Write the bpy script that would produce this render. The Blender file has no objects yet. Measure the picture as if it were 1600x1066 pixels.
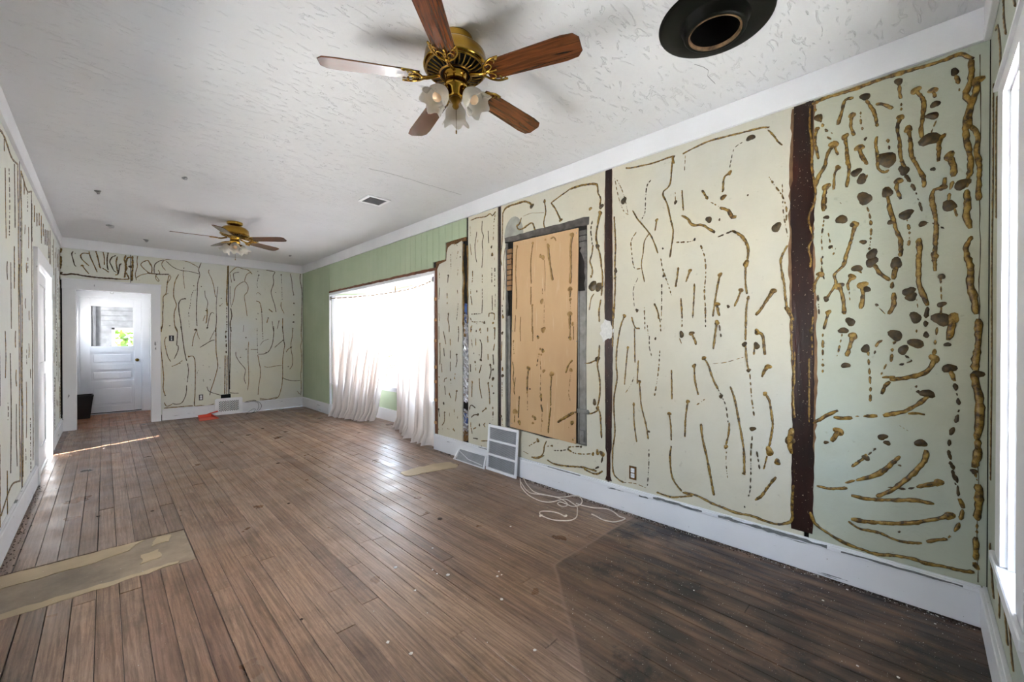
import bpy, bmesh, math, random
from mathutils import Vector, Matrix
random.seed(7)
R = math.radians
SC = bpy.context.scene
COL = SC.collection
# ------------------------------------------------------------------ room dimensions (metres)
XR, XL, YF, YN, ZC = 2.817, -0.446, 8.747, -0.215, 2.80
# ------------------------------------------------------------------ camera
cd = bpy.data.cameras.new('camera'); cam = bpy.data.objects.new('camera', cd); COL.objects.link(cam)
cam.location = (0, 0, 1.30)
cam.rotation_euler = (R(90 - 0.333), 0, R(-44.942))
cd.sensor_width = 36; cd.lens = 36 * 638.3 / 1600; cd.shift_y = 4.15 / 1600
cd.clip_start = 0.02
SC.camera = cam
# ------------------------------------------------------------------ sky
w = bpy.data.worlds.new('world'); SC.world = w; w.use_nodes = True
nt = w.node_tree; nt.nodes.clear()
wo = nt.nodes.new('ShaderNodeOutputWorld'); bg = nt.nodes.new('ShaderNodeBackground')
tc = nt.nodes.new('ShaderNodeTexCoord'); sx = nt.nodes.new('ShaderNodeSeparateXYZ')
rp = nt.nodes.new('ShaderNodeValToRGB'); mr = nt.nodes.new('ShaderNodeMapRange')
mr.inputs[1].default_value = -1; mr.inputs[2].default_value = 1
nt.links.new(tc.outputs['Generated'], sx.inputs[0]); nt.links.new(sx.outputs[2], mr.inputs[0])
nt.links.new(mr.outputs[0], rp.inputs[0]); nt.links.new(rp.outputs[0], bg.inputs[0]); nt.links.new(bg.outputs[0], wo.inputs[0])
e = rp.color_ramp.elements
e[0].position = 0.0; e[0].color = (.46, .45, .42, 1)
e[1].position = 1.0; e[1].color = (.50, .66, 1.0, 1)
for p_, c_ in ((.47, (.52, .51, .48, 1)), (.53, (.93, .965, 1, 1)), (.65, (.69, .83, 1, 1))):
    q = e.new(p_); q.color = c_
bg.inputs[1].default_value = 5.0
# ------------------------------------------------------------------ sun and daylight through the windows
sd = bpy.data.lights.new('sun', 'SUN'); sd.energy = 34; sd.angle = R(.6); sd.color = (1, .96, .90)
so = bpy.data.objects.new('sun', sd); COL.objects.link(so)
so.rotation_euler = Vector((1.11 * .62, .47 * .62, -1.28)).to_track_quat('-Z', 'Y').to_euler()
def window_light(name, loc, aim, sx_, sy_, watts=0, color=(1, 1, 1)):
    l = bpy.data.lights.new(name, 'AREA'); l.shape = 'RECTANGLE'; l.size = sx_; l.size_y = sy_; l.energy = watts; l.color = color
    o = bpy.data.objects.new(name, l); COL.objects.link(o); o.location = loc
    o.rotation_euler = Vector(aim).to_track_quat('-Z', 'Z').to_euler()
    if watts == 0: l.energy = 1; l.cycles.is_portal = True
    return o
window_light('near_window_daylight', (2.04, YN - .16, 1.33), (0, 1, 0), .34, 1.66)
window_light('added_left_window_portal', (XL - .18, 2.35, 1.22), (1, 0, 0), 1.1, 1.0)  # portal of the added left-wall window
window_light('bay_window_daylight', (3.42, 5.8, 1.33), (-1, 0, 0), 1.9, 1.5)
window_light('added_hall_window_portal', (XL - .18, 9.6, 1.5), (1, 0, 0), .9, .6)  # portal of the added hall window
SC.view_settings.view_transform = 'Standard'; SC.view_settings.look = 'None'
SC.view_settings.gamma = 1; SC.view_settings.use_curve_mapping = False
SC.view_settings.exposure = 2.1
# ------------------------------------------------------------------ helpers
def tag(o, label=None, cat=None, group=None, kind=None):
    if label: o['label'] = label
    if cat: o['category'] = cat
    if group: o['group'] = group
    if kind: o['kind'] = kind
    return o
def empty(name, loc=(0, 0, 0), rz=0):
    o = bpy.data.objects.new(name, None); COL.objects.link(o); o.location = loc; o.rotation_euler = (0, 0, rz)
    o.empty_display_size = .1
    return o
def obj(name, bm, mat, parent=None, smooth=False, loc=None):
    me = bpy.data.meshes.new(name); bm.to_mesh(me); bm.free()
    if smooth:
        for p in me.polygons: p.use_smooth = True
    if mat: me.materials.append(mat)
    o = bpy.data.objects.new(name, me); COL.objects.link(o)
    if loc: o.location = loc
    if parent: o.parent = parent
    return o
def box(bm, a, b, bev=0, rot=None, mid=None):
    x0, y0, z0 = [min(p, q) for p, q in zip(a, b)]; x1, y1, z1 = [max(p, q) for p, q in zip(a, b)]
    v = [bm.verts.new(p) for p in ((x0,y0,z0),(x1,y0,z0),(x1,y1,z0),(x0,y1,z0),(x0,y0,z1),(x1,y0,z1),(x1,y1,z1),(x0,y1,z1))]
    f = [bm.faces.new([v[i] for i in q]) for q in ((3,2,1,0),(4,5,6,7),(0,1,5,4),(1,2,6,5),(2,3,7,6),(3,0,4,7))]
    if bev:
        ed = list({ed for ff in f for ed in ff.edges})
        r = bmesh.ops.bevel(bm, geom=ed, offset=bev, segments=1, affect='EDGES', clamp_overlap=True)
    return v
def boxo(name, a, b, mat, parent=None, bev=0):
    bm = bmesh.new(); box(bm, a, b, bev); return obj(name, bm, mat, parent)
def prism(bm, pts, f0, f1):
    """pts: list of (a,b); f0(a,b), f1(a,b) give the two faces' 3-D points"""
    A = [bm.verts.new(f0(*p)) for p in pts]; B = [bm.verts.new(f1(*p)) for p in pts]
    n = len(pts); bm.faces.new(A); bm.faces.new(B[::-1])
    for i in range(n): bm.faces.new((A[i], B[i], B[(i+1) % n], A[(i+1) % n]))
    bmesh.ops.recalc_face_normals(bm, faces=bm.faces)
def lathe(bm, prof, n=32, M=None, cap=False):
    rings = []
    for r, z in prof:
        rings.append([bm.verts.new((r*math.cos(2*math.pi*k/n), r*math.sin(2*math.pi*k/n), z)) for k in range(n)])
    fs = []
    for a, b in zip(rings, rings[1:]):
        for k in range(n): fs.append(bm.faces.new((a[k], a[(k+1) % n], b[(k+1) % n], b[k])))
    if cap:
        bm.faces.new(rings[0][::-1]); bm.faces.new(rings[-1])
    if M is not None: bmesh.ops.transform(bm, matrix=M, verts=[v for r_ in rings for v in r_])
    return rings
def tube(bm, pts, r, n=8, closed=False):
    pts = [Vector(p) for p in pts]; rings = []
    prev = None
    for i, p in enumerate(pts):
        t = (pts[min(i+1, len(pts)-1)] - pts[max(i-1, 0)]).normalized()
        if prev is None:
            u = t.orthogonal().normalized()
        else:
            u = (prev - t * prev.dot(t)).normalized()
        prev = u; v = t.cross(u)
        rr = r[i] if isinstance(r, (list, tuple)) else r
        rings.append([bm.verts.new(p + (u*math.cos(2*math.pi*k/n) + v*math.sin(2*math.pi*k/n))*rr) for k in range(n)])
    for a, b in zip(rings, rings[1:]):
        for k in range(n): bm.faces.new((a[k], a[(k+1) % n], b[(k+1) % n], b[k]))
    bm.faces.new(rings[0][::-1]); bm.faces.new(rings[-1])
def spline(P, step):
    """Catmull-Rom resample of a list of Vectors"""
    P = [Vector(p) for p in P]
    if len(P) < 2: return P
    out = []
    Q = [P[0]*2 - P[1]] + P + [P[-1]*2 - P[-2]]
    for i in range(1, len(Q)-2):
        a, b, c, d = Q[i-1:i+3]; L = (c-b).length; n = max(1, int(L/step))
        for k in range(n):
            t = k/n
            out.append(.5*((2*b) + (c-a)*t + (2*a-5*b+4*c-d)*t*t + (3*b-a-3*c+d)*t**3))
    out.append(P[-1]); return out
# ------------------------------------------------------------------ materials
MATS = {}
class NT:
    def __init__(s, name, rough=.6, metal=0, spec=.5):
        s.m = bpy.data.materials.new(name); s.m.use_nodes = True; s.t = s.m.node_tree
        s.b = s.t.nodes['Principled BSDF']; s.b.inputs['Roughness'].default_value = rough
        s.b.inputs['Metallic'].default_value = metal; s.b.inputs['Specular IOR Level'].default_value = spec
        s.out = s.t.nodes['Material Output']; MATS[name] = s.m
        s._c = None
    def n(s, typ, **k):
        nd = s.t.nodes.new('ShaderNode' + typ)
        for a, b in k.items(): setattr(nd, a, b)
        return nd
    def set(s, sock, v):
        if isinstance(v, bpy.types.NodeSocket): s.t.links.new(v, sock)
        else: sock.default_value = v if not isinstance(v, tuple) or len(v) != 3 or sock.type != 'RGBA' else (*v, 1)
    def pos(s):
        if s._c is None: s._c = s.n('NewGeometry').outputs['Position']
        return s._c
    def mapped(s, scale, loc=(0,0,0)):
        m = s.n('Mapping'); s.t.links.new(s.pos(), m.inputs[0]); m.inputs['Scale'].default_value = scale
        s.set(m.inputs['Location'], loc); return m.outputs[0]
    def noise(s, scale=1, sc=(1,1,1), detail=4, dist=0, rough=.5, vec=None, loc=(0,0,0)):
        nd = s.n('TexNoise'); s.t.links.new(vec if vec is not None else s.mapped(sc, loc), nd.inputs['Vector'])
        nd.inputs['Scale'].default_value = scale; nd.inputs['Detail'].default_value = detail
        nd.inputs['Distortion'].default_value = dist; nd.inputs['Roughness'].default_value = rough
        return nd.outputs[0]
    def ramp(s, f, stops, interp='LINEAR'):
        nd = s.n('ValToRGB'); s.t.links.new(f, nd.inputs[0]); nd.color_ramp.interpolation = interp
        el = nd.color_ramp.elements
        while len(el) > 1: el.remove(el[-1])
        el[0].position = stops[0][0]; el[0].color = cc(stops[0][1])
        for p, c in stops[1:]: q = el.new(p); q.color = cc(c)
        return nd.outputs[0]
    def mix(s, f, a, b, typ='MIX'):
        nd = s.n('Mix', data_type='RGBA', blend_type=typ)
        s.set(nd.inputs[0], f); s.set(nd.inputs[6], a); s.set(nd.inputs[7], b); return nd.outputs[2]
    def math(s, op, a, b=0.0, c=0.0, clamp=False):
        nd = s.n('Math', operation=op); nd.use_clamp = clamp
        s.set(nd.inputs[0], a); s.set(nd.inputs[1], b)
        if len(nd.inputs) > 2: s.set(nd.inputs[2], c)
        return nd.outputs[0]
    def bump(s, h, strength=.3, dist=.01):
        nd = s.n('Bump'); nd.inputs['Strength'].default_value = strength; nd.inputs['Distance'].default_value = dist
        s.t.links.new(h, nd.inputs['Height']); s.t.links.new(nd.outputs[0], s.b.inputs['Normal'])
    def color(s, c): s.set(s.b.inputs['Base Color'], c)
    def rough(s, v): s.set(s.b.inputs['Roughness'], v)
def cc(c): return (c, c, c, 1) if isinstance(c, (int, float)) else (*c, 1) if len(c) == 3 else c
def srgb(h):
    v = [int(h[i:i+2], 16)/255 for i in (0, 2, 4)]
    return tuple((x/12.92 if x <= .04045 else ((x+.055)/1.055)**2.4) for x in v)
def plain(name, col, rough=.6, metal=0, var=.12, scale=8, bump=0, spec=.5):
    s = NT(name, rough, metal, spec); n = s.noise(scale, detail=5)
    lo = tuple(x*(1-var) for x in col); hi = tuple(min(1, x*(1+var)) for x in col)
    s.color(s.ramp(n, [(.3, lo), (.7, hi)]))
    if bump: s.bump(s.noise(scale*6, detail=4), bump, .004)
    return s.m
# painted plaster of the glued walls: grey-green cream, old blue-green coat showing towards the near corner
def wall_paint(name, base, tint):
    s = NT(name, .62); a = s.noise(.9, detail=3); b = s.noise(5, detail=6, rough=.65); c = s.noise(60, sc=(1,1,.5), detail=3)
    col = s.mix(s.ramp(a, [(.35, 0.0), (.7, 1.0)]), base, tint)
    col = s.mix(s.ramp(b, [(.45, 0.0), (.8, .35)]), col, tuple(x*.80 for x in base))
    col = s.mix(s.ramp(s.noise(26, sc=(1, 1, 1), detail=5, loc=(3, 1, 7)), [(.68, 0.0), (.74, .5)]), col, tuple(x*.68 for x in base))
    s.color(col)
    h = s.math('ADD', s.math('MULTIPLY', s.noise(14, dist=2.5, detail=5), .7), s.math('MULTIPLY', c, .3))
    s.bump(h, .35, .006); return s.m
M_PANEL = wall_paint('pale_plaster_paint', srgb('CDC6B0'), srgb('C6C6BC'))
M_PANEL_T = wall_paint('teal_plaster_paint', srgb('B7B7A0'), srgb('AEB8AF'))
M_LEFT = wall_paint('chalky_pale_paint', srgb('E0DFD0'), srgb('D8DADA'))
M_FAR_LIFT = wall_paint('lifted_far_wall_paint', srgb('DDDAC6'), srgb('D5D8D4'))  # paler copy of the wall paint, lifted to make up for weak light
# shared: white gloss paint, chipped to grey in places
def white_paint(name, col, chips=False, zt=None):
    s = NT(name, .42); n = s.noise(3, detail=4)
    c = s.ramp(n, [(.3, tuple(x*.93 for x in col)), (.7, col)])
    if chips:
        k = s.noise(9, sc=(.35, .22, 3.2), detail=6, rough=.62, loc=(4, 2, 1))
        c = s.mix(s.ramp(k, [(.665, 0.0), (.68, 1.0)]), c, srgb('6F7374'))
        k2 = s.noise(60, detail=2); c = s.mix(s.ramp(k2, [(.74, 0.0), (.78, .8)]), c, srgb('4A4640'))
    s.color(c); s.bump(s.noise(30, detail=4), .12, .004); return s.m
M_WHITE = white_paint('white_trim_paint', srgb('E9E9EB'))
M_CHIP = white_paint('chipped_white_paint', srgb('E8E8EA'), True)
s = NT('scuffed_white_casing_paint', .42); k = s.noise(8, sc=(1.6, 1.6, .6), detail=6, rough=.6, loc=(1, 3, 1))
s.color(s.mix(s.ramp(k, [(.70, 0.0), (.715, .8)]), srgb('E8E8EA'), srgb('6F7071'))); s.bump(s.noise(30, detail=4), .12, .004); M_CHIPV = s.m
M_DOOR = white_paint('white_door_paint', srgb('E6E6E8'))
# ceiling: skip trowel plaster
s = NT('trowelled_ceiling_plaster', .8)
s.color(s.ramp(s.noise(1.2, detail=3), [(.3, srgb('DBDBDC')), (.7, srgb('E3E3E4'))]))
rid = s.noise(4, sc=(1.0, 2.2, 1), detail=8, dist=1.8, rough=.6)
rid2 = s.ramp(s.noise(6, sc=(1, 2.8, 1), detail=4, dist=2.2, rough=.45, loc=(5, 5, 0)), [(.60, 0.0), (.63, 1.0), (.68, 0.0)])
s.bump(s.math('ADD', s.math('MULTIPLY', rid, .45), s.math('MULTIPLY', rid2, .55)), .6, .012)
M_CEIL = s.m
M_GREEN = None
s = NT('sage_green_paint', .55)
s.color(s.ramp(s.noise(2.2, detail=4), [(.3, srgb('ABBA99')), (.7, srgb('B5C3A4'))])); s.bump(s.noise(30, sc=(1, 1, .3), detail=4), .15, .004)
M_GREEN = s.m
# floorboards: worn varnished pine, each board its own tone; dark stain where a hearth pad stood
def floor_mat(name, tones, stain):
    s = NT(name, .42)
    oi = s.n('ObjectInfo').outputs['Random']
    cmb = s.n('CombineXYZ'); s.t.links.new(s.math('MULTIPLY', oi, 37.0), cmb.inputs[0]); s.t.links.new(s.math('MULTIPLY', oi, 91.0), cmb.inputs[1])
    add = s.n('VectorMath', operation='ADD'); s.t.links.new(s.pos(), add.inputs[0]); s.t.links.new(cmb.outputs[0], add.inputs[1])
    mp = s.n('Mapping'); s.t.links.new(add.outputs[0], mp.inputs[0]); mp.inputs['Scale'].default_value = (14, .9, 1)
    g1 = s.noise(1.6, vec=mp.outputs[0], detail=6, dist=1.6, rough=.6)
    mp2 = s.n('Mapping'); s.t.links.new(add.outputs[0], mp2.inputs[0]); mp2.inputs['Scale'].default_value = (60, 2.2, 1)
    g2 = s.noise(2.2, vec=mp2.outputs[0], detail=4, dist=.6)
    wv = s.n('TexWave', wave_type='BANDS', bands_direction='X'); mp3 = s.n('Mapping')
    s.t.links.new(add.outputs[0], mp3.inputs[0]); mp3.inputs['Scale'].default_value = (9, .8, 1); s.t.links.new(mp3.outputs[0], wv.inputs[0])
    wv.inputs['Scale'].default_value = 1.6; wv.inputs['Distortion'].default_value = 9; wv.inputs['Detail'].default_value = 3; wv.inputs['Detail Scale'].default_value = .8
    c = s.ramp(oi, [(0, tones[0]), (.35, tones[1]), (.7, tones[2]), (1, tones[3])])
    c = s.mix(s.ramp(g1, [(.38, .75), (.6, 0.0)]), c, (.44, .41, .39), 'MULTIPLY')
    c = s.mix(s.ramp(wv.outputs[1], [(.55, 0.0), (.85, .38)]), c, (.46, .40, .37), 'MULTIPLY')
    c = s.mix(s.ramp(g2, [(.35, .55), (.55, 0.0)]), c, (.6, .55, .5), 'MULTIPLY')
    wear = s.noise(1.7, detail=7, rough=.65)
    c = s.mix(s.ramp(wear, [(.47, 0.0), (.75, .6)]), c, srgb('988578'))
    dirt = s.noise(3.1, detail=8, rough=.7, loc=(3, 9, 0))
    c = s.mix(s.ramp(dirt, [(.50, 0.0), (.80, .85)]), c, (.36, .335, .32), 'MULTIPLY')
    spk = s.noise(55, detail=2, rough=.5, loc=(1, 2, 0)); c = s.mix(s.ramp(spk, [(.74, 0.0), (.78, .8)]), c, (.02, .016, .013))
    c = s.mix(1.0, c, s.ramp(s.noise(.8, detail=2, loc=(6, 3, 0)), [(.35, (1.0, .93, .83)), (.6, (.98, .96, .97))]), 'MULTIPLY')
    fig = s.noise(6, vec=mp3.outputs[0], detail=5, dist=3.2, rough=.62)
    c = s.mix(s.ramp(fig, [(.44, .42), (.5, 0.0), (.56, .22)]), c, (.52, .43, .36), 'MULTIPLY')
    r = s.ramp(s.noise(4, detail=6), [(.3, .26), (.7, .48)])
    if stain:
        sp = s.n('SeparateXYZ'); s.t.links.new(s.pos(), sp.inputs[0]); X, Y = sp.outputs[0], sp.outputs[1]
        wob = s.math('MULTIPLY', s.math('SUBTRACT', s.noise(3, detail=4, loc=(8, 1, 0)), .5), .05)
        d1 = s.math('ADD', s.math('SUBTRACT', 1.505, Y), wob)
        # signed distance to the line (1.843,1.504)-(1.36,.97)
        d2 = s.math('ADD', s.math('ADD', s.math('MULTIPLY', s.math('SUBTRACT', X, 1.843), .741), s.math('MULTIPLY', s.math('SUBTRACT', Y, 1.504), -.671)), wob)
        d = s.math('MINIMUM', d1, d2)
        m = s.ramp(d, [(0.0, 0.0), (.012, 1.0)])
        inner = s.ramp(s.math('ADD', s.math('ADD', d, .12), s.math('MULTIPLY', s.math('SUBTRACT', s.noise(1.8, sc=(1.6, .7, 1), detail=7, rough=.65), .5), 1.5)), [(.05, .45), (.5, .97)])
        c = s.mix(s.math('MULTIPLY', m, inner), c, s.mix(s.ramp(s.noise(5, sc=(3, .6, 1), detail=6), [(.4, 0.0), (.7, 1.0)]), srgb('261C16'), srgb('765843')))
        blk = s.noise(2.3, detail=7, rough=.7, loc=(2, 2, 4)); c = s.mix(s.math('MULTIPLY', m, s.ramp(blk, [(.54, 0.0), (.62, .85)])), c, (.008, .008, .009))
        edge = s.ramp(s.math('ABSOLUTE', d), [(0.0, .55), (.014, 0.0)]); c = s.mix(edge, c, srgb('8A7467'))
        fine = s.noise(120, detail=2, loc=(2, 3, 1)); c = s.mix(s.math('MULTIPLY', m, s.ramp(fine, [(.70, 0.0), (.74, .9)])), c, srgb('B9B3AA'))
        r = s.math('ADD', r, s.math('MULTIPLY', m, .06))
    s.color(c); s.rough(r)
    s.bump(s.math('ADD', s.math('MULTIPLY', g2, .5), s.math('MULTIPLY', g1, .5)), .25, .003)
    return s.m
M_FLOOR = floor_mat('worn_pine_floorboard', [srgb('8A7060'), srgb('A38873'), srgb('B59A84'), srgb('98806F')], True)
M_HALLF = floor_mat('orange_hall_floorboard', [srgb('A06B45'), srgb('B47C52'), srgb('AC7449'), srgb('98623D')], False)
M_SUB = plain('dark_subfloor', srgb('1E1712'), .9)
# glue
s = NT('ochre_adhesive', .38); k = s.noise(38, detail=4, rough=.6)
s.color(s.ramp(k, [(.38, srgb('3E2C0C')), (.48, srgb('7C5C1C')), (.64, srgb('A3843E'))])); s.bump(s.noise(90, detail=3), .5, .003); M_GLUE = s.m
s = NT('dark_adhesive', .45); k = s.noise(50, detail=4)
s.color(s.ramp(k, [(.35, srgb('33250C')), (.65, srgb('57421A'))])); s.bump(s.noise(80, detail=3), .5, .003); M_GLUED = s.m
s = NT('faded_adhesive', .6); k = s.noise(30, detail=4)
s.color(s.ramp(k, [(.35, srgb('8C6A34')), (.65, srgb('A8864F'))])); M_GLUEP = s.m
s = NT('brown_mastic', .3); k = s.noise(7, sc=(1, 2.0, .35), detail=6, rough=.6)
c = s.ramp(k, [(.3, srgb('170906')), (.55, srgb('2A110A')), (.8, srgb('552618'))])
c = s.mix(s.ramp(s.noise(110, detail=2), [(.70, 0.0), (.74, .7)]), c, srgb('C9B9A5')); s.color(c); s.bump(s.noise(40, sc=(1, 2, .4), detail=4), .4, .004); M_MASTIC = s.m
M_MASTIC2 = plain('thin_mastic_smear', srgb('7A5B3C'), .5, var=.3, scale=20)
s = NT('peach_hardboard', .5); c = s.ramp(s.noise(1.6, sc=(1, 2, .7), detail=4), [(.3, srgb('BE9A70')), (.7, srgb('CBA97E'))])
c = s.mix(s.ramp(s.noise(9, sc=(1, 5, .4), detail=5, loc=(1, 6, 2)), [(.62, 0.0), (.75, .35)]), c, srgb('E3D2B4')); s.color(c); M_PEACH = s.m
M_CAV = plain('dark_cavity_board', srgb('17120E'), .95, var=.4, scale=12)
M_RAWWOOD = plain('raw_brown_wood', srgb('6E4328'), .75, var=.35, scale=14, bump=.3)
M_TORN = plain('torn_plaster_edge', srgb('6B4A22'), .9, var=.45, scale=40, bump=.6)
M_BLOCK = plain('pale_wood_block', srgb('C09464'), .7, var=.15, scale=20)
M_MORTAR = plain('grey_mortar', srgb('6C6863'), .9, var=.35, scale=25, bump=.7)
M_GALV = plain('weathered_galvanised_steel', srgb('8C8A85'), .42, .6, var=.25, scale=16, bump=.2)
M_BRICK = plain('tan_brick', srgb('9A7550'), .9, var=.2, scale=30, bump=.5)
M_FOIL = plain('crumpled_foil', srgb('C9CCD2'), .22, 1, var=.35, scale=30, bump=.6)
M_BLUE = plain('blue_printed_facing', srgb('2F4E88'), .4, var=.3)
M_INSUL = plain('yellow_brown_insulation', srgb('80602C'), .95, var=.4, scale=30, bump=.8)
M_BRASS = plain('polished_brass', srgb('B08C3C'), .14, 1, var=.12, scale=12)
M_BRASSD = plain('antique_brass', srgb('7E6128'), .28, 1, var=.3, scale=20)
s = NT('oak_blade_veneer', .22); tco = s.n('TexCoord').outputs['Object']
mp = s.n('Mapping'); s.t.links.new(tco, mp.inputs[0]); mp.inputs['Scale'].default_value = (3, 40, 1)
k = s.noise(2, vec=mp.outputs[0], detail=6, dist=1.0)
s.color(s.ramp(k, [(.3, srgb('33190B')), (.5, srgb('5C3217')), (.7, srgb('734122'))])); s.b.inputs['Coat Weight'].default_value = .5; s.b.inputs['Coat Roughness'].default_value = .15
M_OAK = s.m
s = NT('frosted_shade_glass', .35); s.color(srgb('EFEBE2')); s.b.inputs['Transmission Weight'].default_value = .45; s.b.inputs['IOR'].default_value = 1.2
s.b.inputs['Subsurface Weight'].default_value = 0; M_FROST = s.m
M_BULB = plain('warm_bulb_glass', srgb('EBC9A2'), .3, var=.03)
M_BLACK = plain('black_enamel', srgb('0E0E0A'), .45, var=.2, spec=.12)
M_SOOT = plain('soot', srgb('050505'), 1, var=.3, spec=.1)
M_FLUE = plain('rusty_flue_rim', srgb('7E6040'), .5, .3, var=.6, scale=25, bump=.3)
M_METALW = plain('white_enamelled_metal', srgb('EAEAEB'), .35, var=.04)
M_METALG = plain('grey_louvre_metal', srgb('B9BABC'), .4, .2, var=.08)
M_DARK = plain('dark_void', srgb('0C0C0C'), .9)
M_CORD = plain('white_cord', srgb('D9CCBE'), .6, var=.1, scale=60)
M_CABLE = plain('black_cable', srgb('1C1C1E'), .5)
M_RED = plain('orange_red_plastic', srgb('D9543C'), .4, var=.06)
M_POT = plain('black_brown_plastic', srgb('1D130D'), .35, var=.3)
M_PLY = NT('worn_plywood_patch', .6)
M_PLY.color(M_PLY.ramp(M_PLY.noise(2.6, detail=7, rough=.7), [(.35, srgb('807262')), (.6, srgb('A08F7A')), (.75, srgb('B3A28A'))])); M_PLY.bump(M_PLY.noise(20, detail=5), .3, .003); M_PLY = M_PLY.m
M_PLYL = plain('pale_plywood_face', srgb('B6A283'), .6, var=.12, scale=6)
M_CHALK = plain('white_plaster_crumb', srgb('E6E3DC'), .8)
M_DEB = plain('brown_debris', srgb('3B2A1E'), .8, var=.3)
s = NT('sheer_curtain_cloth', .8)
cl = s.ramp(s.noise(2.0, sc=(1, 1, .5), detail=4), [(.3, srgb('F0E4DC')), (.7, srgb('F4EEEA'))])
df = s.n('BsdfDiffuse'); tl = s.n('BsdfTranslucent'); tp = s.n('BsdfTransparent'); m1 = s.n('MixShader'); m2 = s.n('MixShader')
s.t.links.new(cl, df.inputs[0]); s.t.links.new(cl, tl.inputs[0]); m1.inputs[0].default_value = .26; m2.inputs[0].default_value = .035
wvv = s.noise(500, detail=1)
s.t.links.new(df.outputs[0], m1.inputs[1]); s.t.links.new(tl.outputs[0], m1.inputs[2]); s.t.links.new(m1.outputs[0], m2.inputs[1]); s.t.links.new(tp.outputs[0], m2.inputs[2])
s.t.links.new(m2.outputs[0], s.out.inputs[0]); M_SHEER = s.m
s = NT('window_glass', .02); gl = s.n('BsdfGlossy'); gl.inputs['Roughness'].default_value = .02; tp = s.n('BsdfTransparent'); fr = s.n('LayerWeight'); fr.inputs[0].default_value = .5
mx = s.n('MixShader'); s.t.links.new(s.math('MULTIPLY_ADD', s.math('POWER', fr.outputs[1], 5.0), .9, .04), mx.inputs[0]); s.t.links.new(tp.outputs[0], mx.inputs[1]); s.t.links.new(gl.outputs[0], mx.inputs[2]); s.t.links.new(mx.outputs[0], s.out.inputs[0]); M_GLASS = s.m
M_LEAF = plain('green_leaves', srgb('7F9A48'), .6, var=.5, scale=9)
M_BARK = plain('brown_bark', srgb('4A3A2C'), .9, var=.3)
M_BOUNCE = plain('pale_bounce_ground', srgb('CCCCCA'), .9, var=.1, scale=3)  # invented pale ground colour, bouncing daylight up to the ceiling
M_GREY = plain('weathered_grey_boards', srgb('8A8A8C'), .7, var=.25, scale=9)
M_GREYC = plain('grey_net_curtain_cloth', srgb('A5A5A8'), .9, var=.1)
def wm(o):
    m = o.matrix_basis.copy()
    while o.parent: o = o.parent; m = o.matrix_basis @ m
    return m
def wobj(name, bm, mat, parent=None, smooth=False):
    """mesh given in room coordinates, stored in its parent's space"""
    if parent: bmesh.ops.transform(bm, matrix=wm(parent).inverted(), verts=bm.verts)
    return obj(name, bm, mat, parent, smooth)
def wbox(name, a, b, mat, parent=None, bev=0):
    bm = bmesh.new(); box(bm, a, b, bev); return wobj(name, bm, mat, parent)
def struct(name, bm, mat, smooth=False):
    return tag(obj(name, bm, mat, None, smooth), kind='structure')
def sbox(name, a, b, mat, bev=0):
    bm = bmesh.new(); box(bm, a, b, bev); return struct(name, bm, mat)
def boxes(L):
    bm = bmesh.new()
    for q in L: box(bm, q[0], q[1], q[2] if len(q) > 2 else 0)
    return bm

# ================================================================== FLOOR
floor = sbox('floor', (XL - .2, YN - .2, -.06), (3.42, YF + .06, -.022), M_SUB)
PW = .0845
rnd = random.Random(11)
def plank(x0, x1, y0, y1, mat, parent):
    bm = bmesh.new(); g = rnd.choice((.0007, .0010, .0014, .0020))
    dz = rnd.uniform(-.0012, .0012)
    box(bm, (x0 + g, y0 + g, -.0219), (x1 - g, y1 - g, dz), .0014)
    return wobj('floorboard', bm, mat, parent)
x = -.457; i = 0
while x < 3.34:
    x0, x1 = max(x, XL), min(x + PW, 3.30)
    y_lo, y_hi = (YN, YF) if x1 <= XR + .05 else (4.24, 7.30)
    cuts = []
    y = y_lo + rnd.uniform(.5, 3.2)
    while y < y_hi - .5:
        cuts.append(y); y += rnd.uniform(1.7, 4.2)
    spans = list(zip([y_lo] + cuts, cuts + [y_hi]))
    out = []
    for a, b in spans:
        if x0 < .33:                              # boards are cut away for the old plywood patch
            if b <= 3.06 or a >= 3.60: out.append((a, b))
            else:
                if a < 3.06 - .05: out.append((a, 3.06))
                if b > 3.60 + .05: out.append((3.60, b))
        else: out.append((a, b))
    for a, b in out: plank(x0, x1, a, b, M_FLOOR, floor)
    x += PW; i += 1
# plywood patches let into / lying on the boards
def ragged(pts, amp, step, rn):
    out = []
    for (ax, ay), (bx, by) in zip(pts, pts[1:] + pts[:1]):
        L = math.hypot(bx-ax, by-ay); n = max(1, int(L/step))
        for k in range(n):
            t = k/n; out.append((ax+(bx-ax)*t + rn.uniform(-amp, amp), ay+(by-ay)*t + rn.uniform(-amp, amp)))
    return out
def slab(name, pts, z0, z1, mat, parent=None):
    bm = bmesh.new(); prism(bm, pts, lambda a, b: (a, b, z0), lambda a, b: (a, b, z1)); return wobj(name, bm, mat, parent)
slab('plywood_patch', [(XL, 3.065), (.383, 3.065), (.383, 3.598), (XL, 3.598)], -.0219, -.003, M_PLY, floor)
slab('plywood_veneer', ragged([(XL+.01, 3.40), (-.1, 3.42), (.1, 3.47), (.18, 3.59), (XL+.01, 3.585)], .012, .05, rnd), -.003, .0005, M_PLYL, floor)
slab('plywood_veneer', ragged([(XL+.01, 3.02), (-.2, 3.03), (.12, 3.05), (.3, 3.07), (.3, 3.10), (XL+.01, 3.09)], .010, .04, rnd), -.003, .0016, M_PLYL, floor)
slab('plywood_veneer', ragged([(.20, 3.44), (.30, 3.46), (.31, 3.57), (.24, 3.57)], .010, .03, rnd), -.003, .0005, M_PLYL, floor)
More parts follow.
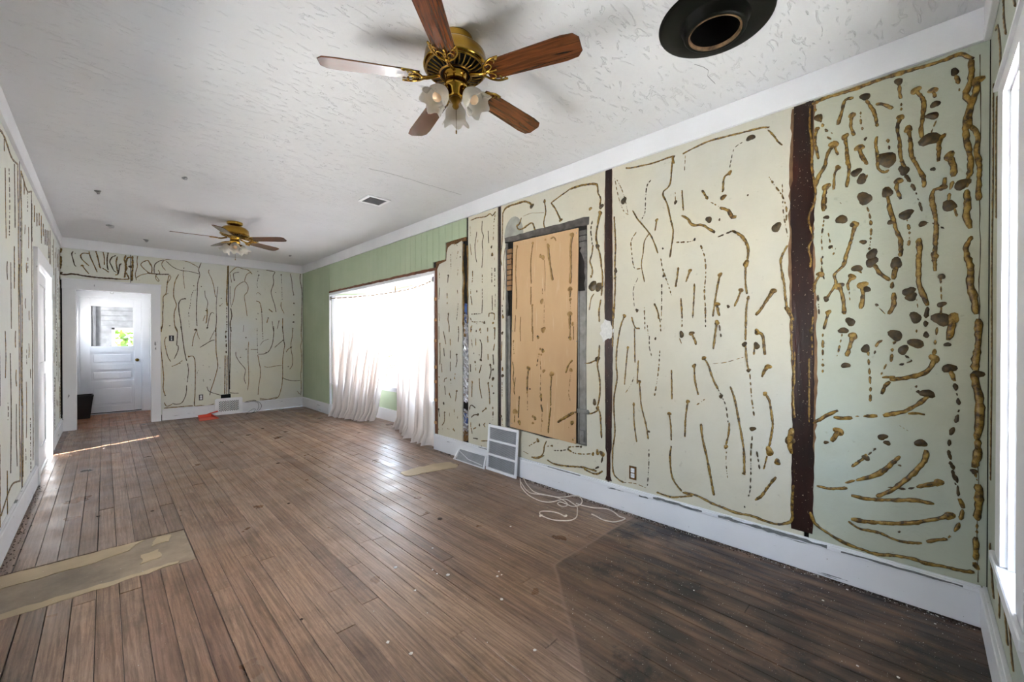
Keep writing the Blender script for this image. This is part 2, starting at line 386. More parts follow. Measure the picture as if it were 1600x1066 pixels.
slab('plywood_veneer', ragged([(.15, 3.22), (.24, 3.24), (.23, 3.36), (.16, 3.34)], .010, .03, rnd), -.003, .0005, M_PLYL, floor)
slab('plywood_veneer', ragged([(2.04, 3.62), (2.25, 3.66), (2.60, 3.60), (2.63, 3.44), (2.56, 3.36), (2.30, 3.44), (2.07, 3.47)], .016, .05, rnd), .0012, .0045, M_PLYL, floor)

# ================================================================== CEILING, with the square flue opening
SX, SY = 2.03, .69
bm = boxes([((XL-.2, YN-.2, ZC), (SX-.11, YF+.06, ZC+.08)), ((SX+.11, YN-.2, ZC), (3.42, YF+.06, ZC+.08)),
            ((SX-.11, YN-.2, ZC), (SX+.11, SY-.11, ZC+.08)), ((SX-.11, SY+.11, ZC), (SX+.11, YF+.06, ZC+.08))])
ceiling = struct('ceiling', bm, M_CEIL)
for (cx, cy, sz) in ((-.044, 5.83, .07), (.059, 7.45, .09), (.526, 4.78, .05), (.442, 8.11, .10), (2.30, 7.8, .06)):
    n = 7; bm = bmesh.new()
    pts = [(cx + sz*.5*math.cos(2*math.pi*k/n)*rnd.uniform(.4, 1.1), cy + sz*math.sin(2*math.pi*k/n)*rnd.uniform(.4, 1.1)) for k in range(n)]
    A = [bm.verts.new((a, b, ZC - .001)) for a, b in pts]; B = [bm.verts.new((a + sz*.1, b - sz*.1, ZC - .004 - .12*sz*(k % 3))) for k, (a, b) in enumerate(pts)]
    bm.faces.new(A); bm.faces.new(B[::-1])
    for k in range(n): bm.faces.new((A[k], B[k], B[(k+1) % n], A[(k+1) % n]))
    wobj('peeling_plaster_flake', bm, plain('peeled_plaster', srgb('A9A9AA'), .9) if 'peeled_plaster' not in MATS else MATS['peeled_plaster'], ceiling)
M_CRACK = plain('plaster_crack', srgb('8B8B8B'), .9)
for P in ([(1.624, 3.394), (1.80, 3.36), (2.005, 3.349), (2.2, 3.345), (2.428, 3.335), (2.6, 3.33)], [(2.261, .87), (2.33, .85), (2.368, .843), (2.42, .86), (2.517, .853)]):
    bm = bmesh.new(); pts = spline([(a, b, ZC - .0003) for a, b in P], .05)
    tube(bm, [p + Vector((rnd.uniform(-.006, .006), rnd.uniform(-.006, .006), 0)) for p in pts], .0013, 4); wobj('hairline_crack', bm, M_CRACK, ceiling)

# ================================================================== RIGHT WALL (its painted face is at x = XR)
BT = .020                                     # panel thickness
XB = XR + BT
bm = boxes([((XB, YN-.12, 0), (XB+.10, 4.13, ZC)), ((XB, 7.39, 0), (XB+.10, YF+.1, ZC)), ((XB, 4.13, 2.15), (XB+.10, 7.39, ZC))])
wall_right = struct('wall_right', bm, M_CAV)
def wp(pts, mat, parent=wall_right, name='plaster_panel', x0=XR, x1=XB-.0005):
    bm = bmesh.new(); prism(bm, pts, lambda a, b: (x0, a, b), lambda a, b: (x1, a, b)); return wobj(name, bm, mat, parent)
TOP = 2.79
def jag(pts, amp=.006, step=.05): return ragged(pts, amp, step, rnd)
# nearest panel, between the wide mastic strip and the corner
wp([(YN+.003, .10), (.445, .10), (.445, TOP), (YN+.003, TOP)], M_PANEL_T)
wp([(.470, .10), (1.735, .10), (1.735, TOP), (.470, TOP)], M_PANEL)
# niche panel: four pieces round the opening
wp([(1.755, .10), (1.948, .10), (1.948, .43), (1.955, 1.2), (1.945, 1.9), (1.948, 2.30), (1.755, TOP)][:6] + [(1.948, TOP), (1.755, TOP)], M_PANEL)
wp([(1.9485, 2.30), (2.3, 2.302), (2.915, 2.31), (2.915, TOP), (1.9485, TOP)], M_PANEL)
wp([(1.9485, .10), (2.915, .10), (2.915, .45), (2.6, .44), (2.4, .425), (2.2, .44), (1.9485, .43)], M_PANEL)
wp([(2.9155, .10), (2.978, .10), (2.978, TOP), (2.9155, TOP)], M_PANEL)
# two narrow plank-like panels either side of the foil-stuffed gap
wp([(3.030, .10)] + [(3.495, .10)] + jag([(3.497, .5), (3.497, 2.6)], .004, .08)[:26] + [(3.497, TOP), (3.030, TOP)], M_PANEL)
pa = [(3.607, .10), (4.072, .10), (4.078, 1.6), (4.085, 2.16), (4.04, 2.215), (3.97, 2.225), (3.905, 2.235), (3.895, 2.33), (3.87, 2.385), (3.80, 2.41), (3.70, 2.40), (3.612, 2.42)]
wp(pa + jag([(3.612, 2.40), (3.607, .12)], .006, .06)[1:37], M_PANEL)
# torn brown edge above it
wp(jag([(4.075, 2.15), (4.115, 2.16), (4.115, 2.245), (3.92, 2.268), (3.905, 2.44), (3.55, 2.47), (3.55, 2.41), (3.62, 2.415), (3.80, 2.405), (3.868, 2.38), (3.89, 2.33), (3.90, 2.232), (4.04, 2.212)], .006, .04), M_TORN, name='torn_plaster_edge', x0=XR+.004)
# green tongue-and-groove boards: over the bay, beyond it, and stepped down at the near end
y = 3.54
while y < YF - .01:
    y1 = min(y + .128, YF)
    if y < 3.88: z0 = 2.45
    elif y < 4.10: z0 = 2.255
    elif y < 7.39: z0 = 2.155
    else: z0 = .10
    bm = bmesh.new(); a, b = y + .0012, y1 - .0012
    if y < 7.39 < y1: a = 7.392; z0 = .10
    box(bm, (XR + .002, a, z0), (XB - .0005, b, TOP), .002)
    wobj('wall_board', bm, M_GREEN, wall_right)
    y = y1
# the gap: crumpled foil, blue facing and old insulation in the dark cavity
def crumple(bm, y0, y1, z0, z1, xf, amp, ny, nz, rn):
    g = [[bm.verts.new((xf + rn.uniform(0, amp), y0 + (y1-y0)*i/ny + rn.uniform(-.006, .006), z0 + (z1-z0)*j/nz + rn.uniform(-.01, .01))) for j in range(nz+1)] for i in range(ny+1)]
    for i in range(ny):
        for j in range(nz): bm.faces.new((g[i][j], g[i+1][j], g[i+1][j+1], g[i][j+1]))
for (y0, y1, z0, z1, m, nm) in ((3.51, 3.60, .62, 1.50, M_FOIL, 'crumpled_foil'), (3.515, 3.595, .26, .55, M_FOIL, 'crumpled_foil'), (3.52, 3.59, .40, .50, M_BLUE, 'blue_facing'),
                            (3.50, 3.57, 1.50, 1.72, M_BLUE, 'blue_facing'), (3.52, 3.60, 1.45, 1.60, M_FOIL, 'crumpled_foil')):
    bm = bmesh.new(); crumple(bm, y0, y1, z0, z1, XR + .002, .014, 4, max(3, int((z1-z0)/.025)), rnd); wobj(nm, bm, m, wall_right)
for (y0, y1, z0, z1) in ((3.575, 3.605, 1.35, 2.38), (3.50, 3.53, 1.5, 2.35)):
    bm = bmesh.new(); tube(bm, [((XR + .008), (y0+y1)/2 + rnd.uniform(-.012, .012), z0 + (z1-z0)*k/14) for k in range(15)], [rnd.uniform(.006, .014) for _ in range(15)], 6); wobj('loose_insulation', bm, M_INSUL, wall_right)
bm = bmesh.new(); crumple(bm, 3.50, 3.60, .20, .30, XR + .006, .01, 4, 4, rnd); wobj('loose_insulation', bm, M_TORN, wall_right)
# mastic strips
def strip(name, yc, hw, z0, z1, mat, x0, amp=.006, hole=None, mods=()):
    n = int((z1-z0)/.035); L = []; Rr = []
    for k in range(n+1):
        z = z0 + (z1-z0)*k/n; e_ = 1
        a = hw*e_ + rnd.uniform(-amp, amp)*.4 + amp*.8*math.sin(z*3.1 + yc*9); b = hw*e_ + rnd.uniform(-amp, amp)*.4 + amp*.8*math.sin(z*2.3 + 1 + yc*5)
        for (ma, mb, sc) in mods:
            if ma < z < mb: a *= sc; b *= sc
        L.append((yc - a, z)); Rr.append((yc + b, z))
    wp(L + Rr[::-1], mat, name=name, x0=x0, x1=XR + .015)
strip('mastic_smear', .478, .057, .30, 2.64, M_MASTIC2, XR - .0012, .014)
strip('mastic_strip', .478, .050, .215, 2.648, M_MASTIC, XR - .0030, .006, mods=((1.95, 2.2, 1.12), (.2, .7, 1.12), (2.2, 2.65, .92)))
strip('mastic_smear', 1.743, .035, .62, 2.64, M_MASTIC2, XR - .0010, .006)
strip('mastic_strip', 1.742, .031, .20, 2.650, M_MASTIC, XR - .0026, .004, mods=((.95, 1.3, 1.15), (.2, .42, .6)))
wp(jag([(2.981, .12), (3.028, .12), (3.028, 2.66), (2.981, 2.66)], .002, .08), M_MASTIC, name='mastic_strip', x0=XR + .008)
wp(jag([(1.70, 1.33), (1.80, 1.30), (1.82, 1.40), (1.78, 1.47), (1.71, 1.44)], .012, .02), plain('white_filler_smudge', srgb('DDDBD6'), .8, var=.1, scale=60, bump=.8), name='filler_smudge', x0=XR - .004)

# ---- the niche: steel channel frame, bricks behind, peach board screwed over it
XN = XR + .012
wp(jag([(1.925, 2.262), (1.93, 2.325), (2.92, 2.325), (2.92, 2.272), (2.6, 2.268), (2.2, 2.262)], .005, .05), plain('charred_lintel', srgb('55504A'), .9, var=.4, scale=18, bump=.5), name='niche_lintel', x0=XR - .006)
def steel(y0, y1, z0, z1, nm='steel_channel'):
    bm = boxes([((XR + .006, y0, z0), (XB - .001, y1, z1)), ((XR - .004, y0, z0), (XR + .008, y0 + .010, z1)), ((XR - .004, y1 - .010, z0), (XR + .008, y1, z1))]); return wobj(nm, bm, M_GALV, wall_right)
steel(1.955, 2.035, .44, 1.72); steel(2.845, 2.90, .46, 1.55)
bm = boxes([((XR - .012, 1.930, .70), (XR + .006, 2.040, .735), .003), ((XR - .006, 1.975, .46), (XR + .006, 2.02, .56), .003)]); wobj('steel_bracket', bm, M_GALV, wall_right)
bm = bmesh.new(); tube(bm, [(XR - .010, 1.92, .712), (XR - .010, 1.95, .712)], .012, 10); tube(bm, [(XR - .008, 1.997, .51), (XR - .014, 1.997, .51)], .010, 10); wobj('steel_pin', bm, M_GALV, wall_right)
for k in range(8):
    wbox('brick', (XR + .003, 2.835 + rnd.uniform(-.004, .004), 1.80 + .052*k), (XR + .02, 2.90, 1.80 + .052*k + .044), M_BRICK, wall_right, .003)
for k in range(3):
    wbox('brick', (XR + .005, 1.96, 2.09 + .048*k), (XR + .02, 2.03, 2.09 + .048*k + .040), M_MORTAR, wall_right, .003)
wp(jag([(1.952, 1.70), (1.975, 1.72), (1.972, 1.95), (1.990, 2.00), (2.02, 2.06), (2.0, 2.10), (1.952, 2.09)], .006, .03), M_MORTAR, name='broken_mortar', x0=XR + .003)
wp(jag([(2.89, 1.5), (2.912, 1.5), (2.912, 2.27), (2.89, 2.27), (2.895, 1.9)], .006, .04), M_MORTAR, name='broken_mortar', x0=XR + .003)
wp([(2.802, 2.262), (2.033, 2.250), (2.058, .432), (2.845, .462)], M_PEACH, name='peach_board', x0=XR - .004, x1=XR + .006)
for (a, b) in ((2.05, 2.21), (2.78, 2.22), (2.07, .48), (2.82, .50), (2.05, 1.3), (2.81, 1.4)):
    bm = bmesh.new(); tube(bm, [(XR - .003, a, b), (XR - .006, a, b)], .005, 8); wobj('screw', bm, M_GALV, wall_right)
# old soot arc where a stove pipe entered
n = 14; pts = [(2.80 + .13*math.cos(math.pi*k/n), 2.32 + .19*math.sin(math.pi*k/n)) for k in range(n+1)]
wp(pts, plain('grey_flue_stain', srgb('9C9A90'), .8, var=.2, scale=10), name='flue_scar', x0=XR - .0008)

# ---- wood framing round the bay opening
wp(jag([(4.080, .05), (4.132, .05), (4.135, 2.16), (4.085, 2.16)], .002, .1), M_RAWWOOD, name='stud', x0=XR - .002)
wp(jag([(4.10, 2.152), (7.395, 2.152), (7.395, 2.182), (4.10, 2.186)], .004, .06), M_RAWWOOD, name='head_batten', x0=XR - .006, x1=XR + .10)
for z in (1.806, 1.557, 1.308, .99, .815, .596, .324):
    wbox('nailing_block', (XR - .012, 4.095, z - .018), (XR + .004, 4.135, z + .018), M_BLOCK, wall_right, .003)

# ================================================================== BAY
BX = 3.30; BH = 2.15; WT = .10
bayW = []   # (p0, p1) inner faces of the three sides
pts = [(XB, 4.135), (BX, 4.62), (BX, 6.90), (XB, 7.39)]
def side(i, name, wz0=.56, wz1=2.04, m0=.10, m1=.10):
    (ax, ay), (bx, by) = pts[i], pts[i+1]
    L = math.hypot(bx-ax, by-ay); d = Vector(((bx-ax)/L, (by-ay)/L, 0)); nrm = Vector((d.y, -d.x, 0))   # outward (+x)
    def P(u, t, z): q = Vector((ax, ay, 0)) + d*u + nrm*t; return (q.x, q.y, z)
    def bb(bm, u0, u1, t0, t1, z0, z1):
        v = [bm.verts.new(P(u, t, z)) for z in (z0, z1) for (u, t) in ((u0, t0), (u1, t0), (u1, t1), (u0, t1))]
        for q in ((3,2,1,0),(4,5,6,7),(0,1,5,4),(1,2,6,5),(2,3,7,6),(3,0,4,7)): bm.faces.new([v[k] for k in q])
        bmesh.ops.recalc_face_normals(bm, faces=bm.faces)
    bm = bmesh.new()
    bb(bm, 0, L, 0, WT, 0, wz0); bb(bm, 0, L, 0, WT, wz1, BH+.6); bb(bm, 0, m0, 0, WT, wz0, wz1); bb(bm, L-m1, L, 0, WT, wz0, wz1)
    struct(name, bm, M_GREEN)
    return P, bb, L, wz0, wz1, m0, m1
nwin = 1
for i, nm in ((0, 'wall_bay_near'), (1, 'wall_bay_back'), (2, 'wall_bay_far')):
    P, bb, L, z0, z1, m0, m1 = side(i, nm)
    wn = empty('window_%d' % nwin, P(L/2, 0, z0)); tag(wn, kind='structure'); nwin += 1
    bm = bmesh.new(); bb(bm, m0-.07, L-m1+.07, -.018, 0, z1, z1+.07); bb(bm, m0-.07, m0, -.018, 0, z0, z1); bb(bm, L-m1, L-m1+.07, -.018, 0, z0, z1)
    wobj('casing', bm, M_WHITE, wn)
    bm = bmesh.new(); bb(bm, m0-.08, L-m1+.08, -.05, .03, z0-.022, z0+.004); bb(bm, m0-.06, L-m1+.06, -.016, 0, z0-.075, z0-.022); wobj('window_sill', bm, M_WHITE, wn)
    us = [m0, L-m1] if i != 1 else [m0, L/2 - .02, L-m1]
    for a, b in zip(us, us[1:]):
        bm = bmesh.new(); f = .045
        bb(bm, a, a+f, .03, .07, z0, z1); bb(bm, b-f, b, .03, .07, z0, z1); bb(bm, a+f, b-f, .03, .07, z0, z0+f); bb(bm, a+f, b-f, .03, .07, z1-f, z1); bb(bm, a+f, b-f, .03, .07, 1.28, 1.315)
        fr = wobj('window_frame', bm, M_WHITE, wn)
        bm = bmesh.new(); bb(bm, a+f, b-f, .048, .052, z0+f, 1.28); wobj('pane', bm, M_GLASS, wn)
        bm = bmesh.new(); bb(bm, a+f, b-f, .048, .052, 1.315, z1-f); wobj('pane', bm, M_GLASS, wn)
    bm = bmesh.new(); bb(bm, .0, L, -.018, 0, 0, .19); tag(obj('baseboard_bay', bm, M_WHITE), kind='structure')
bm = bmesh.new(); prism(bm, [(XR + .0, 4.137), (XR + .0, 7.388), (XB + .1, 7.42), (BX+.12, 6.92), (BX+.12, 4.6), (XB + .1, 4.10)], lambda a, b: (a, b, BH), lambda a, b: (a, b, BH + .02))
struct('ceiling_bay', bm, M_WHITE)
bm = boxes([((XR - .010, 4.1355, 0), (XR + .06, 4.150, 2.15)), ((XR - .004, 7.378, 0), (XR + .06, 7.392, 2.15)), ((XR - .004, 4.15, 2.112), (XR + .05, 7.378, 2.1495))])
struct('trim_bay_opening', bm, M_WHITE)

# ================================================================== FAR WALL (face at y = YF) and its door opening
DX0, DX1, DZ = -.290, .530, 2.06
YB = YF + .012
bm = boxes([((XL-.1, YB, 0), (DX0-.012, YB+.09, ZC)), ((DX1+.012, YB, 0), (XR+.1, YB+.09, ZC)), ((DX0-.012, YB, DZ+.012), (DX1+.012, YB+.09, ZC))])
wall_far = struct('wall_far', bm, M_CAV)
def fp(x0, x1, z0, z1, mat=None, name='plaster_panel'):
    return wbox(name, (x0, YF, z0), (x1, YB - .0004, z1), mat or M_FAR_LIFT, wall_far)
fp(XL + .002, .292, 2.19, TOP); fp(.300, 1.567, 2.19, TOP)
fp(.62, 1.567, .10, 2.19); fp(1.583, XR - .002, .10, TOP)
# ================================================================== LEFT WALL (face at x = XL)
LY0, LY1, LZ = 5.75, 7.00, 2.02
XK = XL - .012
WY0, WY1, WZ0, WZ1 = 1.80, 2.90, .72, 1.72            # unseen window beside the camera, added to light the middle of the room
bm = boxes([((XK-.10, YN-.2, 0), (XK, WY0, ZC)), ((XK-.10, WY0, 0), (XK, WY1, WZ0)), ((XK-.10, WY0, WZ1), (XK, WY1, ZC)),
            ((XK-.10, WY1, 0), (XK, LY0-.012, ZC)), ((XK-.10, LY0-.012, LZ+.012), (XK, LY1+.012, ZC)), ((XK-.10, LY1+.012, 0), (XK, 8.9, ZC))])
wall_left = struct('wall_left', bm, M_CAV)
def lp(y0, y1, z0=.10, z1=TOP, mat=None):
    return wbox('plaster_panel', (XK + .0004, y0, z0), (XL, y1, z1), mat or M_LEFT, wall_left)
lp(YN, WY0); lp(WY0, WY1, .10, WZ0); lp(WY0, WY1, WZ1); lp(WY1, 4.785); lp(4.80, LY0 - .02); lp(LY0 - .02, LY1 + .02, LZ + .02); lp(LY1 + .02, YF - .002)
bm = bmesh.new(); box(bm, (XL - .008, 4.783, .14), (XL + .002, 4.802, 2.65)); wobj('dark_seam', bm, M_MASTIC, wall_left)
# ================================================================== NEAR WALL (behind and right of the camera), with its window, narrowed out of view to cut the daylight
NX0, NX1, NZ0, NZ1 = 1.88, 2.22, .50, 2.17
YK = YN - .012
bm = boxes([((XL-.1, YK-.10, 0), (NX0, YK, ZC)), ((NX1, YK-.10, 0), (XR+.12, YK, ZC)), ((NX0, YK-.10, 0), (NX1, YK, NZ0)), ((NX0, YK-.10, NZ1), (NX1, YK, ZC))])
wall_near = struct('wall_near', bm, M_CAV)
for (a, b, c, d) in ((XL, NX0, .1, TOP), (NX1, XR - .004, .1, TOP), (NX0, NX1, .1, NZ0), (NX0, NX1, NZ1, TOP)):
    wbox('plaster_panel', (a, YK + .0004, c), (b, YN, d), M_PANEL_T, wall_near)
wn = empty('window_4', (2.05, YN, NZ0)); tag(wn, kind='structure')
bm = boxes([((NX1, YN, NZ0+.01), (NX1+.13, YN+.018, NZ1+.0)), ((NX0-.13, YN, NZ0+.01), (NX0, YN+.018, NZ1)), ((NX0-.13, YN, NZ1), (NX1+.13, YN+.018, NZ1+.065)), ((NX0-.15, YN, NZ1+.065), (NX1+.15, YN+.028, NZ1+.08))])
wobj('casing', bm, M_WHITE, wn)
bm = boxes([((NX0-.16, YN-.14, NZ0-.028), (NX1+.17, YN+.030, NZ0+.006), .004), ((NX0-.12, YN, NZ0-.11), (NX1+.12, YN+.014, NZ0-.028))]); wobj('window_sill', bm, M_WHITE, wn)
bm = boxes([((NX1-.012, YN-.13, NZ0), (NX1, YN, NZ1)), ((NX0, YN-.13, NZ0), (NX0+.012, YN, NZ1)), ((NX0, YN-.13, NZ1-.012), (NX1, YN, NZ1)),
            ((NX1-.026, YN-.034, NZ0), (NX1-.012, YN-.018, NZ1-.012)), ((NX1-.022, YN-.075, NZ0), (NX1-.012, YN-.055, NZ1-.012))]); wobj('jamb', bm, M_WHITE, wn)
for k in range(1):
    a = NX0 + .012; b = NX1 - .012; f = .035
    bm = boxes([((a, YN-.12, NZ0), (a+f, YN-.08, NZ1-.012)), ((b-f, YN-.12, NZ0), (b, YN-.08, NZ1-.012)), ((a, YN-.12, NZ0), (b, YN-.08, NZ0+.06)), ((a, YN-.12, NZ1-.06), (b, YN-.08, NZ1-.012)), ((a, YN-.12, 1.31), (b, YN-.08, 1.35))])
    wobj('window_frame', bm, M_WHITE, wn)
    wbox('pane', (a+f, YN-.102, NZ0+.06), (b-f, YN-.098, 1.31), M_GLASS, wn); wbox('pane', (a+f, YN-.102, 1.35), (b-f, YN-.098, NZ1-.06), M_GLASS, wn)
wn = empty('window_5', (XL, (WY0+WY1)/2, WZ0)); tag(wn, kind='structure')  # frame and casing of the added left-wall window
bm = boxes([((XK-.09, WY0, WZ0), (XK-.04, WY0+.06, WZ1)), ((XK-.09, WY1-.06, WZ0), (XK-.04, WY1, WZ1)), ((XK-.09, WY0, WZ0), (XK-.04, WY1, WZ0+.06)), ((XK-.09, WY0, WZ1-.06), (XK-.04, WY1, WZ1)), ((XK-.09, 2.32, WZ0), (XK-.04, 2.38, WZ1))])
wobj('window_frame', bm, M_WHITE, wn)
wbox('pane', (XK-.067, WY0+.06, WZ0+.06), (XK-.063, 2.32, WZ1-.06), M_GLASS, wn); wbox('pane', (XK-.067, 2.38, WZ0+.06), (XK-.063, WY1-.06, WZ1-.06), M_GLASS, wn)
bm = boxes([((XL, WY0-.12, WZ0), (XL+.02, WY0, WZ1)), ((XL, WY1, WZ0), (XL+.02, WY1+.12, WZ1)), ((XL, WY0-.12, WZ1), (XL+.02, WY1+.12, WZ1+.12)), ((XL-.08, WY0-.14, WZ0-.03), (XL+.045, WY1+.14, WZ0+.004))]); wobj('casing', bm, M_WHITE, wn)

# ================================================================== BASEBOARDS, CORNICE, CASINGS
def base(name, bx, mat=M_CHIP):
    return struct(name, boxes(bx), mat)
BZ = .19; T = .020
def base_run(name, ax, f, s, segs, mat=M_CHIP):
    """board with a small cap moulding; ax 'x' = runs along y against plane x=f; s = into-room direction"""
    L = []
    for a, b in segs:
        if ax == 'x': L += [((f, a, .004), (f + s*T, b, BZ-.028), .002), ((f, a, BZ-.030), (f + s*(T+.005), b, BZ-.008), .003), ((f, a, BZ-.008), (f + s*(T-.006), b, BZ), .002)]
        else: L += [((a, f, .004), (b, f + s*T, BZ-.028), .002), ((a, f, BZ-.030), (b, f + s*(T+.005), BZ-.008), .003), ((a, f, BZ-.008), (b, f + s*(T-.006), BZ), .002)]
    return base(name, L, mat)
base_run('baseboard_right', 'x', XR, -1, ((YN+.02, 4.12),)); base_run('baseboard_right_far', 'x', XR, -1, ((7.40, YF-.0),))
base_run('baseboard_far', 'y', YF, -1, ((.66, XR - .022),)); base_run('baseboard_left', 'x', XL, 1, ((YN+.02, 5.60), (7.17, YF - .02)))
base_run('baseboard_near', 'y', YN, 1, ((XL + .02, XR - .0),))
CZ = 2.652
for (q0, q1, z_, h_) in ((-.14, .30, .172, .011), (.36, .92, .174, .019), (1.02, 1.36, .174, .017), (1.40, 1.47, .158, .014), (2.0, 2.35, .182, .005), (3.1, 3.3, .182, .005)):
    n = max(4, int((q1-q0)/.03)); up = [(q0 + (q1-q0)*k/n, z_ + h_*.5*rnd.uniform(.4, 1.2)) for k in range(n+1)]; dn = [(q0 + (q1-q0)*k/n, z_ - h_*.5*rnd.uniform(.3, 1.2)) for k in range(n+1)]
    wp(up + dn[::-1], plain('bare_grey_primer', srgb('6E6F6E'), .8, var=.3, scale=30) if 'bare_grey_primer' not in MATS else MATS['bare_grey_primer'], bpy.data.objects['baseboard_right'], 'paint_chip', XR - T - .0056, XR - T + .002)
sbox('trim_1', (XR - .022, YN + .022, CZ), (XR, YF - .022, ZC), M_WHITE, .002)
sbox('trim_2', (XL, YF - .022, CZ), (XR, YF, ZC), M_WHITE, .002)
sbox('trim_3', (XL, YN + .022, CZ), (XL + .022, YF - .022, ZC), M_WHITE, .002)
sbox('trim_4', (XL, YN, CZ), (XR, YN + .022, ZC), M_WHITE, .002)
# casing of the opening to the hall
bm = boxes([((-.428, YF-.022, 0), (DX0, YF, DZ), .002), ((DX1, YF-.022, 0), (.648, YF, DZ), .002), ((-.432, YF-.024, DZ), (.652, YF, DZ+.135), .002), ((-.436, YF-.034, DZ+.135), (.660, YF, DZ+.155), .002),
            ((DX0-.012, YF, 0), (DX0, YF+.105, DZ)), ((DX1, YF, 0), (DX1+.012, YF+.105, DZ)), ((DX0-.012, YF, DZ), (DX1+.012, YF+.105, DZ+.012)),
            ((-.430, YF-.026, 0), (DX0-.002, YF-.02, .24), .001), ((DX1+.002, YF-.026, 0), (.650, YF-.02, .24), .001)])
struct('trim_5', bm, M_CHIPV)
# casing of the door in the left wall
bm = boxes([((XL, LY0-.14, 0), (XL+.025, LY0, LZ), .002), ((XL, LY1, 0), (XL+.025, LY1+.15, LZ), .002), ((XL, LY0-.14, LZ), (XL+.027, LY1+.15, LZ+.13), .002),
            ((XL-.112, LY0-.012, 0), (XL, LY0, LZ)), ((XL-.112, LY1, 0), (XL, LY1+.012, LZ)), ((XL-.112, LY0-.012, LZ), (XL, LY1+.012, LZ+.012)),
            ((XL-.112, LY0, -.02), (XL+.0, LY1, .006))])
struct('trim_6', bm, M_CHIPV)

# ================================================================== HALL beyond the opening
HY = 10.30; HX1 = 1.15
hf = sbox('floor_hall', (XL-.1, YF+.06, -.06), (HX1+.1, HY+.1, -.022), M_SUB)
x = -.457
while x < HX1 - .02:
    a, b = max(x, XL), min(x+PW, HX1); c = YF + rnd.uniform(.3, 1.4)
    plank(a, b, YF, c, M_HALLF, hf); plank(a, b, c, HY, M_HALLF, hf); x += PW
sbox('ceiling_hall', (XL-.1, YF+.10, ZC), (HX1+.1, HY+.1, ZC+.08), M_WHITE)
M_HALLW = plain('white_hall_paint', srgb('E4E4E6'), .5, var=.03)
bm = boxes([((XL-.1, 8.9, 0), (XL, 9.15, ZC)), ((XL-.1, 9.15, 0), (XL, 10.05, 1.2)), ((XL-.1, 9.15, 1.8), (XL, 10.05, ZC)), ((XL-.1, 10.05, 0), (XL, HY, ZC))]); struct('wall_hall_left', bm, M_HALLW)
wn = empty('window_6', (XL, 9.6, .7)); tag(wn, kind='structure')  # unseen window, put in to light the hall from the left
wobj('window_frame', boxes([((XL-.09, 9.15, 1.2), (XL-.05, 9.20, 1.8)), ((XL-.09, 10.0, 1.2), (XL-.05, 10.05, 1.8)), ((XL-.09, 9.15, 1.2), (XL-.05, 10.05, 1.25)), ((XL-.09, 9.15, 1.75), (XL-.05, 10.05, 1.8)), ((XL-.09, 9.58, 1.2), (XL-.05, 9.62, 1.8))]), M_WHITE, wn)
wbox('pane', (XL-.072, 9.20, 1.25), (XL-.068, 9.58, 1.75), M_GLASS, wn); wbox('pane', (XL-.072, 9.62, 1.25), (XL-.068, 10.0, 1.75), M_GLASS, wn)
sbox('wall_hall_right', (HX1, YF+.10, 0), (HX1+.1, HY+.1, ZC), M_HALLW)
EX0, EX1, EZ = -.315, .505, 2.085
bm = boxes([((XL-.1, HY, 0), (EX0, HY+.1, ZC)), ((EX1, HY, 0), (HX1, HY+.1, ZC)), ((EX0, HY, EZ), (EX1, HY+.1, ZC))]); struct('wall_hall_end', bm, M_HALLW)
bm = boxes([((EX0-.10, HY-.02, 0), (EX0, HY, EZ)), ((EX1, HY-.02, 0), (EX1+.10, HY, EZ)), ((EX0-.10, HY-.02, EZ), (EX1+.10, HY, EZ+.11)), ((EX0, HY, 0), (EX0+.012, HY+.1, EZ)), ((EX1-.012, HY, 0), (EX1, HY+.1, EZ)), ((EX0, HY, EZ-.012), (EX1, HY+.1, EZ)), ((EX0, HY, -.02), (EX1, HY+.1, .012)), ((EX1+.10, HY-.018, 0), (HX1, HY, .2))]); struct('trim_7', bm, M_DOOR)
# half-glazed door, built in its own box: x across, z up
D = empty('door_1', (-.30, HY, 0)); tag(D, kind='structure')
w0, w1, h0, h1 = -.300, .490, .028, 2.070; g0, g1 = -.176, .389; yf = HY + .012; yb = yf + .036
bm = boxes([((w0, yf, h0), (g0, yb, h1), .002), ((g1, yf, h0), (w1, yb, h1), .002), ((g0, yf, 1.935), (g1, yb, h1)), ((g0, yf, 1.10), (g1, yb, 1.20)), ((g0, yf, .786), (g1, yb, .886)), ((g0, yf, .49), (g1, yb, .584)), ((g0, yf, h0), (g1, yb, .135))])
wobj('door_frame', bm, M_DOOR, D)
for a, b in ((.886, 1.10), (.584, .786), (.135, .49)):
    wobj('door_panel', boxes([((g0, yf+.016, a), (g1, yb-.012, b)), ((g0+.04, yf+.008, a+.04), (g1-.04, yf+.017, b-.04), .004)]), M_DOOR, D)
wbox('door_gap', (w0, yf+.030, .012), (w1, yf+.034, .028), M_DARK, D); wbox('pane', (g0, yf+.016, 1.20), (g1, yf+.020, 1.935), M_GLASS, D)
wobj('glazing_bead', boxes([((g0, yf+.004, 1.20), (g0+.012, yf+.016, 1.935)), ((g1-.012, yf+.004, 1.20), (g1, yf+.016, 1.935)), ((g0, yf+.004, 1.20), (g1, yf+.016, 1.212)), ((g0, yf+.004, 1.923), (g1, yf+.016, 1.935))]), M_DOOR, D)
bm = bmesh.new(); kx, kz = .431, .955
lathe(bm, [(.0, 0), (.026, 0), (.028, .004), (.012, .010), (.010, .030), (.022, .036), (.029, .048), (.026, .060), (.012, .066), (0, .067)], 20, Matrix.Translation((kx, yf, kz)) @ Matrix.Rotation(R(90), 4, 'X')); wobj('door_knob', bm, M_BRASSD, D, True)
for z in (.35, 1.75): wbox('hinge', (w0-.012, yf-.006, z-.05), (w0+.006, yf+.004, z+.05), M_DOOR, D)
